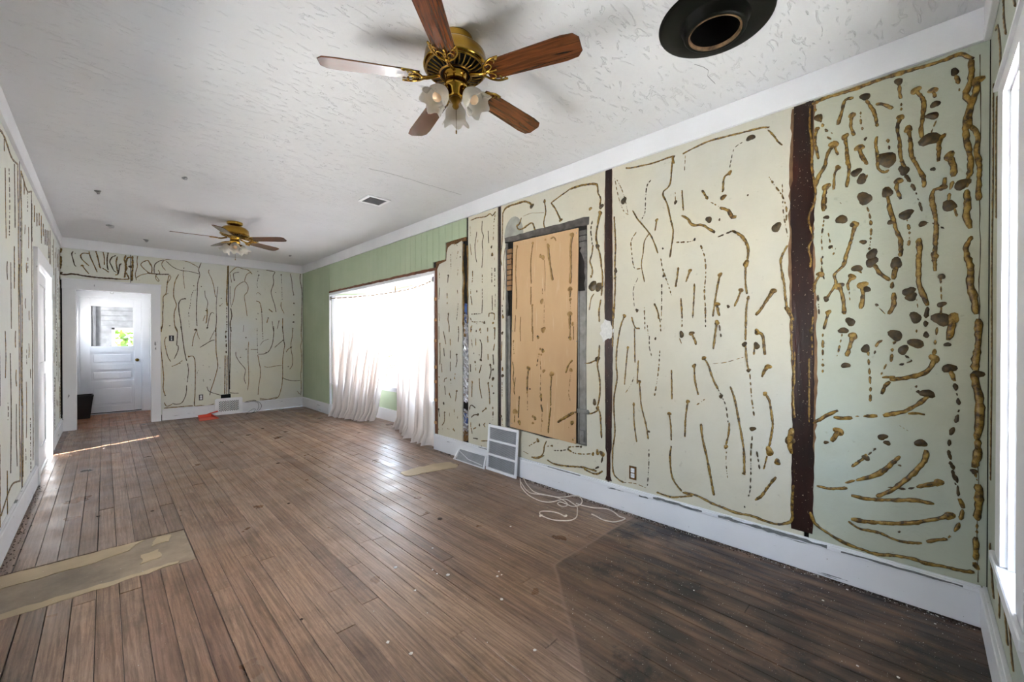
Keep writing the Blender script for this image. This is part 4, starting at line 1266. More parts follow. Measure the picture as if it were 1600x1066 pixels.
BEADS_FAR = """
s0.9 1184,2652 1149,2528 1163,2435 1135,2295 1127,2090 1120,1953 1115,1747 1123,1560
s0.8 1149,2562 1075,2609 995,2643 889,2657 787,2656 711,2632 673,2583 673,2526 716,2458
s0.8 723,2614 812,2527 915,2487 1034,2480 1156,2455
s0.6 944,2494 941,2393 960,2185
B0.7 949,2528
s0.9 692,2630 624,2592 581,2530 572,2432
s0.8 491,2598 526,2555 548,2494 548,2413
s1.3 490,2398 562,2391 635,2388 760,2402
s0.8 623,2455 642,2408 599,2371 592,2322 617,2276 633,2290 598,2355
s1 760,2389 735,2255 721,2090 684,2022 683,1891 676,1760 676,1613 657,1450
s0.7 767,2398 779,2350 741,2256
d0.7 719,2057 747,2092
s1 882,2417 843,2316 823,2214 816,2048 850,1902 822,1767 827,1569 859,1453
s1 972,2018 913,1997 880,1920 886,1770 905,1621 918,1454
B0.9 966,2016
d0.8 1114,2177 1073,2153 1046,2049 1032,1913 1015,1810
d0.7 1011,1793 1015,1709
d0.4 1011,1658 1020,1523
B0.8 1082,2244
B0.8 1184,2242
s0.8 1293,2546 1288,2493 1330,2385 1358,2265 1379,2110 1391,2076
s0.7 1417,2262 1408,2147 1396,1971 1395,1795
s0.9 1395,1795 1395,1637 1377,1461
s0.7 1231,2176 1238,2081 1272,1980 1262,1875
s1.2 1258,1875 1265,1806 1250,1615 1236,1615
s0.7 1236,1753 1205,1648
s0.8 1261,1511 1278,1616 1300,1738 1328,1801 1364,1785
B0.8 1448,1927
s0.5 1448,1927 1488,1973
s1.8 1568,2651 1565,2517 1555,2302 1547,2052 1554,1928
B1 1563,2535
s0.7 1593,2520 1623,2353
s0.9 1593,2520 1646,2589 1707,2642 1784,2625 1878,2609 1941,2543
s0.8 1734,2555 1661,2528 1649,2491 1660,2402
B1.1 1662,2402
s0.8 1925,2578 1854,2523 1822,2401 1846,2376 1877,2297 1861,2203 1817,2126 1836,1963 1859,1763
s0.8 1806,2390 1737,2338 1675,2251 1660,2114 1629,1950
d0.8 2046,2536 2029,2441 2018,2347 2029,2292
B1 2049,2537
B0.6 2033,2606
s0.6 2004,2178 2037,2209 2086,2166
s1.1 2004,2052 2061,2024 2085,1923 2093,1848
s0.8 2093,1829 2101,1642 2103,1473
B1 2093,1848
B0.8 2032,1817
B0.8 2003,1713
s1.6 2210,1911 2277,1857
s0.9 2170,2645 2237,2638 2314,2624 2288,2545 2296,2412 2253,2256 2269,2143 2312,1993 2334,1860
B0.7 2329,2237
s1.2 2201,1740 2175,1644
B0.9 2201,1744
d0.9 2426,2580 2434,2387 2442,2156
s0.9 2424,2058 2424,1961 2476,1838
B1 2426,2584
B0.7 2442,2117
s0.9 2585,2627 2612,2503 2621,2366 2647,2211
B0.9 2647,2215
B1.3 2651,2048
B1.1 2648,1823
B1.4 2642,1679
d0.8 2636,1560 2627,1481
s1 2768,2629 2768,2499 2800,2303 2800,2063 2794,1863 2793,1684 2783,1484
B1 2772,2629
s0.8 2385,1689 2353,1534
B0.9 2385,1689
s1.1 2450,1750 2449,1478
s0.8 2268,1685 2276,1590 2293,1476
B0.7 763,1557
s1.3 1606,1895 1621,1752 1598,1626 1609,1465
B0.7 1467,2060
B1 1251,1831
s0.6 1600,2288 1599,2056 1617,1914
B1.6 1105,1500
d1.4 1546,1909 1549,1464
s0.5 1804,1596 1796,1468
s1 657,1544 644,1381 649,1219 661,1055 673,892 685,695 678,532 702,415
B1 702,412
s0.9 719,1374 700,1316 706,1218 736,1054 774,962
s0.9 834,1549 859,1483 861,1383 852,1233 871,1225 864,1133 819,1010
s1 905,1551 924,1417 943,1216 969,1031 982,971
s0.8 995,929 1004,793 987,608
s0.9 980,558 970,407 920,278 855,251 790,271
s0.9 786,884 857,917 925,978
B0.7 894,929
S1 1009,1041 1062,1048 1089,993 1096,874 1095,601 1091,396 1080,235 1093,191
s1 690,299 708,251 733,232 790,258
s1.1 689,204 765,208 854,205 959,206 1066,203
s1.1 1093,191 1175,196 1259,181 1351,201
s0.8 1111,1479 1077,1368 1056,1215
B1.6 1105,1496
s0.7 1118,1488 1132,1403 1159,1334
s1 1162,1194 1235,1248 1319,1309 1369,1323
s1 1389,1563 1388,1388 1390,1124 1411,913 1404,807 1360,617 1316,463 1295,360
s0.6 1370,1493 1334,1405 1298,1317
d0.8 1143,803 1122,770 1122,718
s0.8 1257,511 1274,449 1316,410 1402,368 1467,344
d0.7 1257,450 1277,423
B0.7 1444,832
s0.6 1205,645 1211,601
B0.7 1303,629
B1.1 1264,1534
d2 1538,1532 1530,1407 1537,1247 1536,1086
s1.3 1521,1051 1517,677 1511,358
s1.1 1551,1050 1547,676 1541,355
s1 1605,1461 1596,1210 1596,1031 1592,852 1587,673 1586,440
B1.3 1605,1542
s0.9 1586,378 1654,366 1722,360
s0.8 1679,1110 1686,1029 1740,918 1817,806 1825,732 1809,623 1832,521
B0.8 1751,1009
s0.8 1881,1291 1873,1134 1872,932 1880,748 1879,545 1860,399
B0.9 1842,1153
s0.7 1913,1149 2017,1147
d0.9 2018,1542 2018,1356 2021,1207 2025,1076
s0.9 2025,1048 2041,945 2065,794 2065,644 2039,459 2028,301
s1 2293,1587 2293,1434 2267,1243 2207,1110 2132,1064 2033,1057
B1 2162,1088
B0.9 1839,1368
d1 2100,1582 2108,1469 2113,1338
s0.6 2208,1342 2116,1300 2066,1225
s1.1 2440,1591 2454,1475 2466,1339 2483,1222
B1 2454,1319
s0.9 2454,1319 2370,1242 2309,1181
s1 2483,1222 2453,1009 2447,854 2446,621 2428,429 2384,258 2332,205 2230,196 2129,210 2055,233
s1 2055,205 2162,194 2332,225 2349,213
s0.8 2131,825 2198,807 2317,825 2438,835
s0.9 2446,592 2526,548 2652,520 2762,522
s0.9 2627,1566 2618,1398 2596,1261 2599,1123 2626,965 2616,828 2571,751
s1 2599,1182 2545,1144 2509,1089
B1.2 2596,1182
B0.8 2544,805
s0.9 2784,1599 2783,1420 2798,1320 2773,1200 2791,1000 2791,800 2772,641 2780,401 2770,222
s0.8 2706,312 2752,244
s0.8 1831,191 1950,206 1998,192
s1 638,1349 649,1202
B0.5 1205,886
B0.5 1289,857
s1 -318,2611 -331,2572 -319,2499 -303,2417 -287,2396
B0.5 -296,2586
s1.1 -156,2603 -215,2601 -241,2566 -229,2512 -196,2469 -157,2422
s1.2 -156,2636 -143,2562 -117,2480 -90,2397 -70,2337
S1.1 -226,2418 -197,2365 -157,2301
s1.3 -86,2652 -69,2582 -56,2507 -46,2432 -33,2400
B1 -83,2650
s1 -8,2654 5,2564 5,2458
s1.1 47,2653 36,2559 36,2452 46,2385
s1.1 131,2617 89,2586 64,2514 84,2449 109,2383 137,2362
s1.2 148,2605 134,2514 144,2417 151,2339 123,2316
s1.2 194,2503 173,2480 165,2400 151,2329
s1.2 -16,2407 18,2382 53,2352
s1.8 242,2638 227,2567 241,2479 237,2389 226,2288
s1.6 311,2618 267,2602 245,2529 252,2441 237,2389
s1.5 244,2370 266,2313 273,2274 193,2260 122,2262
s2.2 318,2640 318,2489 314,2378 309,2247
B2 296,2466
s1.8 -433,2262 -377,2267 -345,2281 -281,2280 -217,2268 -118,2260 -16,2257 87,2259 151,2256
s1.9 -438,2528 -438,2418 -442,2344
s1.5 -431,2639 -438,2574
B1.7 -436,2280
s0.8 378,2648 370,2567 373,2476 350,2363 361,2263
s0.8 361,2303 414,2350 490,2384
s1.1 544,2395 548,2488 521,2547 498,2595 437,2556 415,2512 452,2456 505,2401
s1.3 490,2389 567,2388 645,2392
s0.9 630,2592 591,2556 575,2492 575,2399
"""
brn = random.Random(5)
def cross(bm, c, side, nrm, hw, h):
    return [bm.verts.new(c + side*hw*a + nrm*h*b) for a, b in ((-1, -.15), (-.72, .62), (0, 1), (.72, .62), (1, -.15))]
def bead(bm, P, nrm, w0, rn, taper=.6):
    n = len(P)
    if n < 2: return
    prev = None; wob = rn.uniform(0, 6)
    for i, p in enumerate(P):
        t = (P[min(i+1, n-1)] - P[max(i-1, 0)]).normalized(); side = nrm.cross(t).normalized()
        k = .86 + .10*math.sin(i*.43 + wob) + rn.uniform(-.17, .17)
        if i == 0 or i == n-1: k *= taper
        ring = cross(bm, p + side*rn.uniform(-.06, .06)*w0, side, nrm, w0*.5*k, w0*.30*k + .0012)
        if prev:
            for a in range(4):
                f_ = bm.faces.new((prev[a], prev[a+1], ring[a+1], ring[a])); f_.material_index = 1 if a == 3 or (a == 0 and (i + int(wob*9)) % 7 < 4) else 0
        else: bm.faces.new(ring)
        prev = ring
    bm.faces.new(prev[::-1])
def spot(bm, c, nrm, r, rn, up=Vector((0, 0, 1))):
    side = nrm.cross(up); n = 14; pa = rn.uniform(0, 6); e_ = rn.uniform(.75, 1.2)
    top = []; bot = []
    for k in range(n):
        a = 2*math.pi*k/n; rr = r*(1 + .16*math.sin(2*a + pa) + .10*math.sin(3*a + 2*pa) + rn.uniform(-.05, .05))
        d = side*math.cos(a)*rr*e_ + up*math.sin(a)*rr
        bot.append(bm.verts.new(c + d)); top.append(bm.verts.new(c + d*.78 + nrm*(.003 + r*.06)))
    m_ = bm.verts.new(c + nrm*(.0042 + r*.10))
    for k in range(n):
        j = (k+1) % n; bm.faces.new((bot[k], bot[j], top[j], top[k])); bm.faces.new((top[k], top[j], m_))
def build_beads(text, to3, nrm, wall, limit, matfn):
    rows = []
    for ln in text.strip().splitlines():
        h, *pp = ln.split(); P = [tuple(float(v)/1000 for v in q.split(',')) for q in pp]
        L = sum(math.hypot(a[0]-b[0], a[1]-b[1]) for a, b in zip(P, P[1:])) if len(P) > 1 else 0
        rows.append((h[0], float(h[1:]), P, L))
    strokes = [r for r in rows if r[0] != 'B']; strokes.sort(key=lambda r: -r[3]*r[1])
    rest = bmesh.new(); nrest = 0
    for q, (k, w_, P, L) in enumerate(strokes):
        bm = bmesh.new() if q < limit else rest
        W = .0138*w_; S = spline([to3(*p) for p in P], max(.007, W*.5))
        if k in 'sS':
            bead(bm, S, nrm, W, brn)
            if k == 'S': spot(bm, S[0], nrm, .0125*w_**.8*1.05, brn)
        else:
            i = 0
            while i < len(S)-1:
                ln = brn.randint(2, 6); seg = S[i:i+ln]
                if len(seg) >= 2: bead(bm, seg, nrm, W*brn.uniform(.75, 1.05), brn, .35)
                i += ln + (0 if brn.random() < .5 else 1)
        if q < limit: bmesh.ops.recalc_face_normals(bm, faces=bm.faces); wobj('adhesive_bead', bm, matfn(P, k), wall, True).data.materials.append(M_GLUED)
        else: nrest += 1
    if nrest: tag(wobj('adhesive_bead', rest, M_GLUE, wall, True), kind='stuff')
    else: rest.free()
    for k, w_, P, L in rows:
        if k != 'B': continue
        bm = bmesh.new(); c = to3(*P[0]); spot(bm, c, nrm, .0112*w_, brn)
        bmesh.ops.recalc_face_normals(bm, faces=bm.faces); wobj('adhesive_spot', bm, matfn(P, 'B'), wall, True)
def on_peach(P):
    y, z = P[0]; return 2.04 < y < 2.82 and .45 < z < 2.27
def mat_right(P, k):
    if on_peach(P): return M_GLUEP if (k == 'B' and brn.random() < .6) or (P[0][1] > 1.35) else M_GLUE
    if k == 'B': return M_GLUED if brn.random() < .75 or w_dark(P) else M_GLUE
    if P[0][0] > 3.0: return M_GLUED if brn.random() < .6 else M_GLUE
    return M_GLUED if k == 'd' and brn.random() < .45 else M_GLUE
def w_dark(P): return P[0][0] < .45
build_beads(BEADS_RIGHT, lambda a, b: Vector((XR - (.0042 if on_peach([(a, b)]) else .0002), a, b)), Vector((-1, 0, 0)), wall_right, 300, mat_right)
build_beads(BEADS_FAR, lambda a, b: Vector((a, YF - .0002, b)), Vector((0, -1, 0)), wall_far, 300, lambda P, k: M_GLUED if k in 'dB' or brn.random() < .35 else M_GLUE)
# left wall, seen at a grazing angle: short vertical dashes and long drips down the whole panel
def rows_left():
    rn = random.Random(3); out = []
    def dash(y, z, L, w_, k='s'): out.append('%s%g %d,%d %d,%d %d,%d' % (k, w_, y*1000, z*1000, (y + rn.uniform(-.02, .02))*1000, (z - L/2)*1000, (y + rn.uniform(-.02, .02))*1000, (z - L)*1000))
    y = 3.70
    while y < 8.68:
        if 5.45 < y < 7.20: y += .11; continue
        z = 2.60 - rn.uniform(0, .15)
        while z > .35:
            L = rn.choice((.08, .12, .18, .3, .45, .8)); dash(y + rn.uniform(-.07, .07), z, L, rn.uniform(.45, .9), rn.choice('sssd')); z -= L + rn.uniform(.06, .35)
        y += rn.uniform(.16, .27)
    for k in range(9): dash(5.50 + k*.19, 2.60 - rn.uniform(0, .1), rn.uniform(.12, .35), 1.1)
    out.append('s1.2 3800,2560 4100,2600 4400,2560 4700,2600'); out.append('s1.1 4850,2600 5200,2540 5500,2610'); out.append('s1 3900,250 4300,330 4700,270')
    for yy in (4.70, 4.86, 5.48, 7.22, 8.66): out.append('s.7 ' + ' '.join('%d,%d' % ((yy + rn.uniform(-.015, .015))*1000, z) for z in range(2600, 250, -180)))
    return '\n'.join(out)
build_beads(rows_left(), lambda a, b: Vector((XL + .0002, a, b)), Vector((1, 0, 0)), wall_left, 300, lambda P, k: M_GLUED if k == 'd' or brn.random() < .3 else M_GLUE)
# near wall, right of the window
build_beads("""s1.3 2700,430 2660,360 2600,300 2560,250
s1.1 2480,430 2420,360 2390,290 2400,250
s1.1 2300,440 2240,330 2180,260
s1 2200,440 2120,300 2060,240
s1.2 2640,2600 2560,2570 2480,2450 2470,2330
s1.1 2400,2600 2380,2500 2330,2420
s1 2200,2600 2180,2480 2120,2400
s1 2690,2400 2680,2000 2700,1600 2680,1200 2700,700
s.9 2580,2300 2590,2100 2570,1800""", lambda a, b: Vector((a, YN + .0002, b)), Vector((0, 1, 0)), wall_near, 300, lambda P, k: M_GLUE)
# dark cracked line beside the corner
bm = bmesh.new(); tube(bm, [(XR - .001, YN + .030 + brn.uniform(-.003, .003), .2 + k*.06) for k in range(41)], [brn.uniform(.0006, .0022) for _ in range(41)], 5); wobj('corner_crack', bm, M_GLUED, wall_right)

# ================================================================== CEILING FANS
def blade_mesh():
    bm = bmesh.new(); r0, r1 = .165, .600; out = [(r0, -.044), (r0+.05, -.052), (r1-.075, -.062), (r1-.022, -.056), (r1, -.032), (r1, .032), (r1-.022, .056), (r1-.075, .062), (r0+.05, .052), (r0, .044)]
    prism(bm, out, lambda a, b: (a, b, -.003), lambda a, b: (a, b, .003))
    ed = [e_ for e_ in bm.edges if abs(e_.verts[0].co.z - e_.verts[1].co.z) < 1e-5]
    bmesh.ops.bevel(bm, geom=ed, offset=.0015, segments=1, affect='EDGES'); return bm
def iron_mesh():
    bm = bmesh.new()
    tube(bm, spline([(.075, 0, .012), (.10, 0, .004), (.135, 0, -.006), (.16, 0, -.007)], .01), .009, 8)
    for s_ in (-1, 1):
        tube(bm, spline([(.135, 0, -.007), (.155, s_*.018, -.009), (.172, s_*.040, -.008), (.205, s_*.058, -.007), (.245, s_*.060, -.006)], .008), [.0065]*3 + [.0055]*60 if False else .0052, 6)
        tube(bm, spline([(.150, 0, -.008), (.185, s_*.010, -.008), (.200, s_*.026, -.008), (.192, s_*.040, -.008), (.176, s_*.036, -.008)], .006), .0036, 6)
        tube(bm, spline([(.205, s_*.057, -.007), (.222, s_*.045, -.007), (.215, s_*.034, -.007)], .006), .0032, 6)
    tube(bm, [(.15, 0, -.008), (.215, 0, -.0065)], .0045, 6)
    for a, b in ((.19, 0), (.235, .055), (.235, -.055)): tube(bm, [(a, b, -.005), (a, b, -.012)], .006, 8)
    return bm
def shade_mesh():
    bm = bmesh.new(); n = 36; prof = [(.022, 0), (.030, -.010), (.044, -.030), (.050, -.050), (.048, -.068), (.052, -.085), (.064, -.100)]
    rings = []
    for i, (r, z) in enumerate(prof):
        ring = []
        for k in range(n):
            a = 2*math.pi*k/n; fl = max(0, (i-3))/3.0
            rr = r*(1 + .10*fl*math.sin(6*a)) ; zz = z - .010*fl*math.sin(6*a + .6)
            ring.append(bm.verts.new((rr*math.cos(a), rr*math.sin(a), zz)))
        rings.append(ring)
    for A, B in zip(rings, rings[1:]):
        for k in range(n): bm.faces.new((A[k], A[(k+1) % n], B[(k+1) % n], B[k]))
    bmesh.ops.solidify(bm, geom=bm.faces[:], thickness=.0022); return bm
def make_fan(loc, phase, drop, label, shade_angles, shade_tilt):
    """drop = how far the blades hang under the ceiling"""
    t = empty('ceiling_fan', loc); t.scale = (1.055,)*3; tag(t, label, 'ceiling fan', 'ceiling fans')
    d = -drop
    bm = bmesh.new(); lathe(bm, [(0, 0), (.082, 0), (.084, -.012), (.078, -.018), (.082, -.024), (.070, -.034), (.050, -.038), (.046, d+.148), (0, d+.148)], 40); obj('canopy', bm, M_BRASS, t, True)
    bm = bmesh.new(); lathe(bm, [(0, d+.150), (.075, d+.150), (.118, d+.135), (.142, d+.110), (.146, d+.085), (.146, d+.064), (.150, d+.060), (.150, d+.052), (.142, d+.048), (.128, d+.046)], 48); obj('motor_housing', bm, M_BRASS, t, True)
    bm = bmesh.new(); lathe(bm, [(.130, d+.050), (.126, d+.043), (.066, d+.026), (.0, d+.026)], 40); obj('vent_plate', bm, M_DARK, t, True)
    bm = bmesh.new()
    for k in range(30):
        a = 2*math.pi*k/30; c_, s_ = math.cos(a), math.sin(a)
        tube(bm, [(.070*c_, .070*s_, d+.024), (.098*math.cos(a+.05), .098*math.sin(a+.05), d+.030), (.134*c_, .134*s_, d+.043)], .0032, 5)
    for r_, z_ in ((.074, .023), (.136, .043)): tube(bm, [(r_*math.cos(2*math.pi*k/40), r_*math.sin(2*math.pi*k/40), d+z_) for k in range(41)], .0045, 6)
    obj('vent_grille', bm, M_BRASSD, t, True)
    bm = bmesh.new(); lathe(bm, [(0, d+.03), (.056, d+.03), (.060, d+.018), (.048, d+.010), (.050, d-.022), (.056, d-.030), (.054, d-.044), (.044, d-.052), (.036, d-.074), (.030, d-.085), (0, d-.085)], 36); obj('switch_housing', bm, M_BRASS, t, True)
    bm = bmesh.new(); lathe(bm, [(0, d-.084), (.024, d-.084), (.030, d-.094), (.018, d-.108), (.014, d-.118), (.017, d-.124), (.010, d-.134), (0, d-.138)], 24); obj('finial', bm, M_BRASSD, t, True)
    bm = bmesh.new(); tube(bm, [(.004, 0, d-.13), (.004, 0, d-.235)], .0014, 6); tube(bm, [(.004, 0, d-.235), (.004, 0, d-.25)], .0035, 8); obj('pull_chain', bm, M_BRASSD, t)
    bl = ir = None
    for k in range(5):
        M = Matrix.Rotation(R(phase + 72*k), 4, 'Z') @ Matrix.Translation((0, 0, d)) @ Matrix.Rotation(R(-12), 4, 'X')
        if k == 0: bl = obj('blade', blade_mesh(), M_OAK, t); ir = obj('blade_iron', iron_mesh(), M_BRASS, bl, True); b_ = bl
        else:
            b_ = bl.copy(); COL.objects.link(b_); b_.parent = t; i_ = ir.copy(); COL.objects.link(i_); i_.parent = b_
        b_.matrix_basis = M
    sh = None
    for k, a in enumerate(shade_angles):
        base = Vector((.060*math.cos(R(a)), .060*math.sin(R(a)), d-.066))
        q = Matrix.Translation(base) @ Matrix.Rotation(R(a), 4, 'Z') @ Matrix.Rotation(R(-shade_tilt), 4, 'Y')
        bm = bmesh.new(); tube(bm, spline([(.030*math.cos(R(a)), .030*math.sin(R(a)), d-.050), (.052*math.cos(R(a)), .052*math.sin(R(a)), d-.048), tuple(base)], .008), .008, 8); arm = obj('light_arm', bm, M_BRASS, t, True)
        bm = bmesh.new(); lathe(bm, [(0, .004), (.018, .004), (.027, -.004), (.028, -.014), (.024, -.016), (0, -.016)], 24); c_ = obj('shade_holder', bm, M_BRASS, t, True); c_.matrix_basis = q
        if sh is None:
            sh = obj('lamp_shade', shade_mesh(), M_FROST, t, True); s_ = sh
            bm = bmesh.new(); lathe(bm, [(0, -.014), (.012, -.016), (.013, -.034), (.021, -.052), (.022, -.064), (.014, -.076), (0, -.080)], 20); bb_ = obj('light_bulb', bm, M_BULB, sh, True)
        else:
            s_ = sh.copy(); COL.objects.link(s_); s_.parent = t; z_ = bb_.copy(); COL.objects.link(z_); z_.parent = s_
        s_.matrix_basis = q
    return t
make_fan((1.243, 1.643, ZC), 3.7, .190, 'five-blade brass and oak ceiling fan with frosted tulip shades, nearest to the viewer', (53, 173, 293), 38)
make_fan((1.172, 6.13, ZC), 28, .200, 'five-blade brass and oak ceiling fan at the far end near the hall doorway', (20, 140, 260), 38)

# ================================================================== FLUE COLLAR in the ceiling
t = empty('flue_collar', (SX, SY, ZC)); tag(t, 'round black enamelled stovepipe flue collar set in the ceiling', 'flue')
bm = bmesh.new(); lathe(bm, [(.108, -.006), (.150, -.010), (.235, -.010), (.245, -.006), (.247, 0), (.108, 0), (.108, -.006)], 64); obj('flange', bm, M_BLACK, t, True)
bm = bmesh.new(); lathe(bm, [(.150, -.009), (.138, -.022), (.134, -.052), (.128, -.060), (.118, -.060), (.112, -.050), (.108, -.010)], 64); obj('collar_ring', bm, M_BLACK, t, True)
bm = bmesh.new(); lathe(bm, [(.1135, -.0565), (.1075, -.055), (.1065, -.030), (.1065, .0), (.1055, .0), (.1055, -.030), (.1060, -.0575), (.1135, -.0605), (.1135, -.0565)], 64); obj('flue_rim', bm, M_FLUE, t, True)
bm = bmesh.new(); lathe(bm, [(.1050, -.045), (.1050, .45), (0, .45)], 48); obj('flue_pipe', bm, M_SOOT, t, True)

# ================================================================== CEILING VENT
t = empty('ceiling_vent', (2.04, 4.115, ZC)); tag(t, 'small white square ceiling vent with a grey louvred middle', 'vent')
a = .125; b = .095
obj('frame', boxes([((-a, -a, -.012), (a, -b, 0), .002), ((-a, b, -.012), (a, a, 0), .002), ((-a, -b, -.012), (-b, b, 0), .002), ((b, -b, -.012), (a, b, 0), .002)]), M_METALW, t)
obj('backing', boxes([((-b, -b, -.002), (b, b, 0))]), M_DARK, t)
sl = None
for k in range(12):
    if sl is None: bm = bmesh.new(); box(bm, (-b, -.006, -.001), (b, .006, .001)); sl = obj('louvre', bm, M_METALG, t); o = sl
    else: o = sl.copy(); COL.objects.link(o); o.parent = t
    o.location = (0, -b + .008 + k*.0162, -.006); o.rotation_euler = (R(35), 0, 0)

# ================================================================== CURTAINS ON THEIR BOWED ROD
def rod_pt(s): # s 0 (far end) .. 1 (near end)
    return Vector((XR + .012 + .33*math.sin(math.pi*s)**.8, 7.33 - s*(7.33 - 4.19), 2.055))
t = empty('curtain_rod', (XR + .01, 5.76, 2.055)); tag(t, 'thin bowed brown curtain rod across the bay window', 'curtain rod')
bm = bmesh.new(); tube(bm, [rod_pt(k/40) for k in range(41)], .007, 8); wobj('rod', bm, M_BRASSD, t, True)
for s_ in (0.0, 1.0):
    p = rod_pt(s_); d_ = .012 if s_ == 0 else -.012
    wobj('bracket', boxes([((XR - .006, p.y - .012 + d_, p.z - .035), (XR + .02, p.y + .012 + d_, p.z + .030), .003)]), M_GALV, t)
p = rod_pt(.52); wobj('hanger', boxes([((p.x - .003, p.y - .006, p.z), (p.x + .003, p.y + .006, 2.148))]), M_BRASSD, t)
def curtain(s0, s1, bot, nf, label, seed):
    """cloth from the rod between s0 and s1 down to the floor line bot (list of (x, y, z))"""
    rn = random.Random(seed); NU, NV = 220, 46
    B = spline([Vector(q) for q in bot], .01)
    ph = [rn.uniform(0, 6.28) for _ in range(6)]
    V = []
    for j in range(NV+1):
        v = j/NV; row = []
        for i in range(NU+1):
            u = i/NU; top = rod_pt(s0 + (s1-s0)*u); f = u*(len(B)-1); k = min(int(f), len(B)-2); bt = B[k].lerp(B[k+1], f-k)
            e_ = v**1.15; z = top.z + .012 - (top.z + .012 - bt.z)*v
            x = top.x + (bt.x - top.x)*e_; y = top.y + (bt.y - top.y)*e_
            amp = .013 + .036*min(1, v*1.8); uw = u + .012*math.sin(9*u + ph[0] + 2*v)
            wv = math.sin(2*math.pi*nf*uw + ph[1]) + .45*math.sin(2*math.pi*nf*.47*uw + ph[2] + v) + .28*math.sin(2*math.pi*nf*2.1*uw + ph[3])*(1-v*.6)
            x += amp*wv; y += amp*.6*math.cos(2*math.pi*nf*uw + ph[1])
            if v > .93: x += -.05*(v-.93)/.07*(1 + .5*math.sin(17*u + ph[4])); 
            z += .012*math.sin(13*u + ph[5])*v
            row.append((x, y, max(z, .006)))
        V.append(row)
    t = empty('curtain', tuple(V[0][NU//2])); tag(t, label, 'curtain', 'sheer curtains at the bay')
    bm = bmesh.new(); g = [[bm.verts.new(p) for p in row] for row in V]
    for j in range(NV):
        for i in range(NU): bm.faces.new((g[j][i], g[j][i+1], g[j+1][i+1], g[j+1][i]))
    wobj('cloth', bm, M_SHEER, t, True)
    bm = bmesh.new()                                                    # hem: a doubled band
    rows = V[-3:]; g = [[bm.verts.new((p[0] - .004, p[1], p[2] + .001)) for p in row] for row in rows]
    for j in range(2):
        for i in range(NU): bm.faces.new((g[j][i], g[j][i+1], g[j+1][i+1], g[j+1][i]))
    wobj('hem', bm, M_SHEER, t, True)
    bm = bmesh.new(); g = [[bm.verts.new((p[0] - .003, p[1], p[2] + dz)) for p in V[0]] for dz in (.018, -.012)]
    for i in range(NU): bm.faces.new((g[0][i], g[0][i+1], g[1][i+1], g[1][i]))
    wobj('rod_pocket', bm, M_SHEER, t, True)
curtain(.012, .505, [(2.845, 7.24, .012), (2.86, 6.95, .010), (2.93, 6.62, .008), (3.00, 6.40, .006), (3.07, 6.18, .02)], 13, 'left-hand sheer cream curtain, gathered full in the bay window', 4)
curtain(.530, .985, [(3.14, 5.55, .05), (3.06, 5.30, .02), (2.97, 5.05, .010), (2.90, 4.80, .006), (2.865, 4.50, .006), (2.86, 4.24, .010)], 10, 'right-hand sheer cream curtain, its hem trailing on the floor beside the brown stud', 9)

# ================================================================== RETURN GRILLE AND REGISTER leaning on the right wall
t = empty('return_grille', (2.735, 2.905, .003)); tag(t, 'tall white three-panel louvred return grille leaning against the baseboard', 'vent grille')
t.rotation_euler = (0, R(4.5), 0)
w2, hh = .215, .455; f = .026
obj('frame', boxes([((0, -w2, 0), (.014, -w2+f, hh), .002), ((0, w2-f, 0), (.014, w2, hh), .002), ((0, -w2+f, 0), (.014, w2-f, f), .002), ((0, -w2+f, hh-f), (.014, w2-f, hh), .002), ((0, -w2+f, hh/3-.004), (.012, w2-f, hh/3+.016), .002), ((0, -w2+f, 2*hh/3-.012), (.012, w2-f, 2*hh/3+.008), .002)]), M_METALW, t)
obj('backing', boxes([((.013, -w2+f, f), (.0135, w2-f, hh-f))]), plain('grey_back_plate', srgb('7E8082'), .6), t)
sl = None
zs = []
for (a, b) in ((f, hh/3-.004), (hh/3+.016, 2*hh/3-.012), (2*hh/3+.008, hh-f)):
    n = 13
    for k in range(n): zs.append(a + (b-a)*(k+.5)/n)
for z in zs:
    if sl is None: bm = bmesh.new(); box(bm, (-.0045, -w2+f, -.0011), (.0045, w2-f, .0011)); sl = obj('louvre', bm, M_METALG, t); o = sl
    else: o = sl.copy(); COL.objects.link(o); o.parent = t
    o.location = (.008, 0, z); o.rotation_euler = (0, R(40), 0)
t = empty('floor_register', (2.715, 3.385, .003)); tag(t, 'low pale grey mesh register lying tipped against the baseboard', 'vent register')
t.rotation_euler = (0, R(28), 0)
w2, hh = .235, .135; f = .012
bm = boxes([((0, -w2-.02, 0), (.018, w2+.02, f), .002), ((.004, -w2+.01, hh-f), (.016, w2-.01, hh), .002)])
for s_ in (-1, 1): 
    a = Vector((0, s_*(w2+.02), 0)); bmv = [bm.verts.new(p) for p in ((0, s_*(w2+.02), 0), (.016, s_*(w2+.02), 0), (.016, s_*(w2-.01), hh), (0, s_*(w2-.01), hh), (0, s_*(w2+.004), 0), (.016, s_*(w2+.004), 0), (.016, s_*(w2-.026), hh), (0, s_*(w2-.026), hh))]
    for q in ((0,1,2,3),(4,5,6,7),(0,1,5,4),(1,2,6,5),(2,3,7,6),(3,0,4,7)): bm.faces.new([bmv[i] for i in q])
bmesh.ops.recalc_face_normals(bm, faces=bm.faces); obj('frame', bm, M_METALW, t)
obj('deflector', boxes([((.012, -w2+.012, f), (.014, w2-.02, hh-f))]), plain('grey_back_plate_b', srgb('909294'), .6), t)
bm = bmesh.new(); tube(bm, [(.002, -w2+.02, .030), (.002, .02, .045)], .004, 6); tube(bm, [(.002, .02, .045), (.002, w2-.02, .105)], .004, 6); obj('deflector_bar', bm, M_METALW, t)
bm = bmesh.new()
for k in range(40):
    y_ = -w2 + .02 + k*(2*w2 - .05)/39
    box(bm, (.003, y_-.0012, f), (.006, y_+.0012, hh-f))
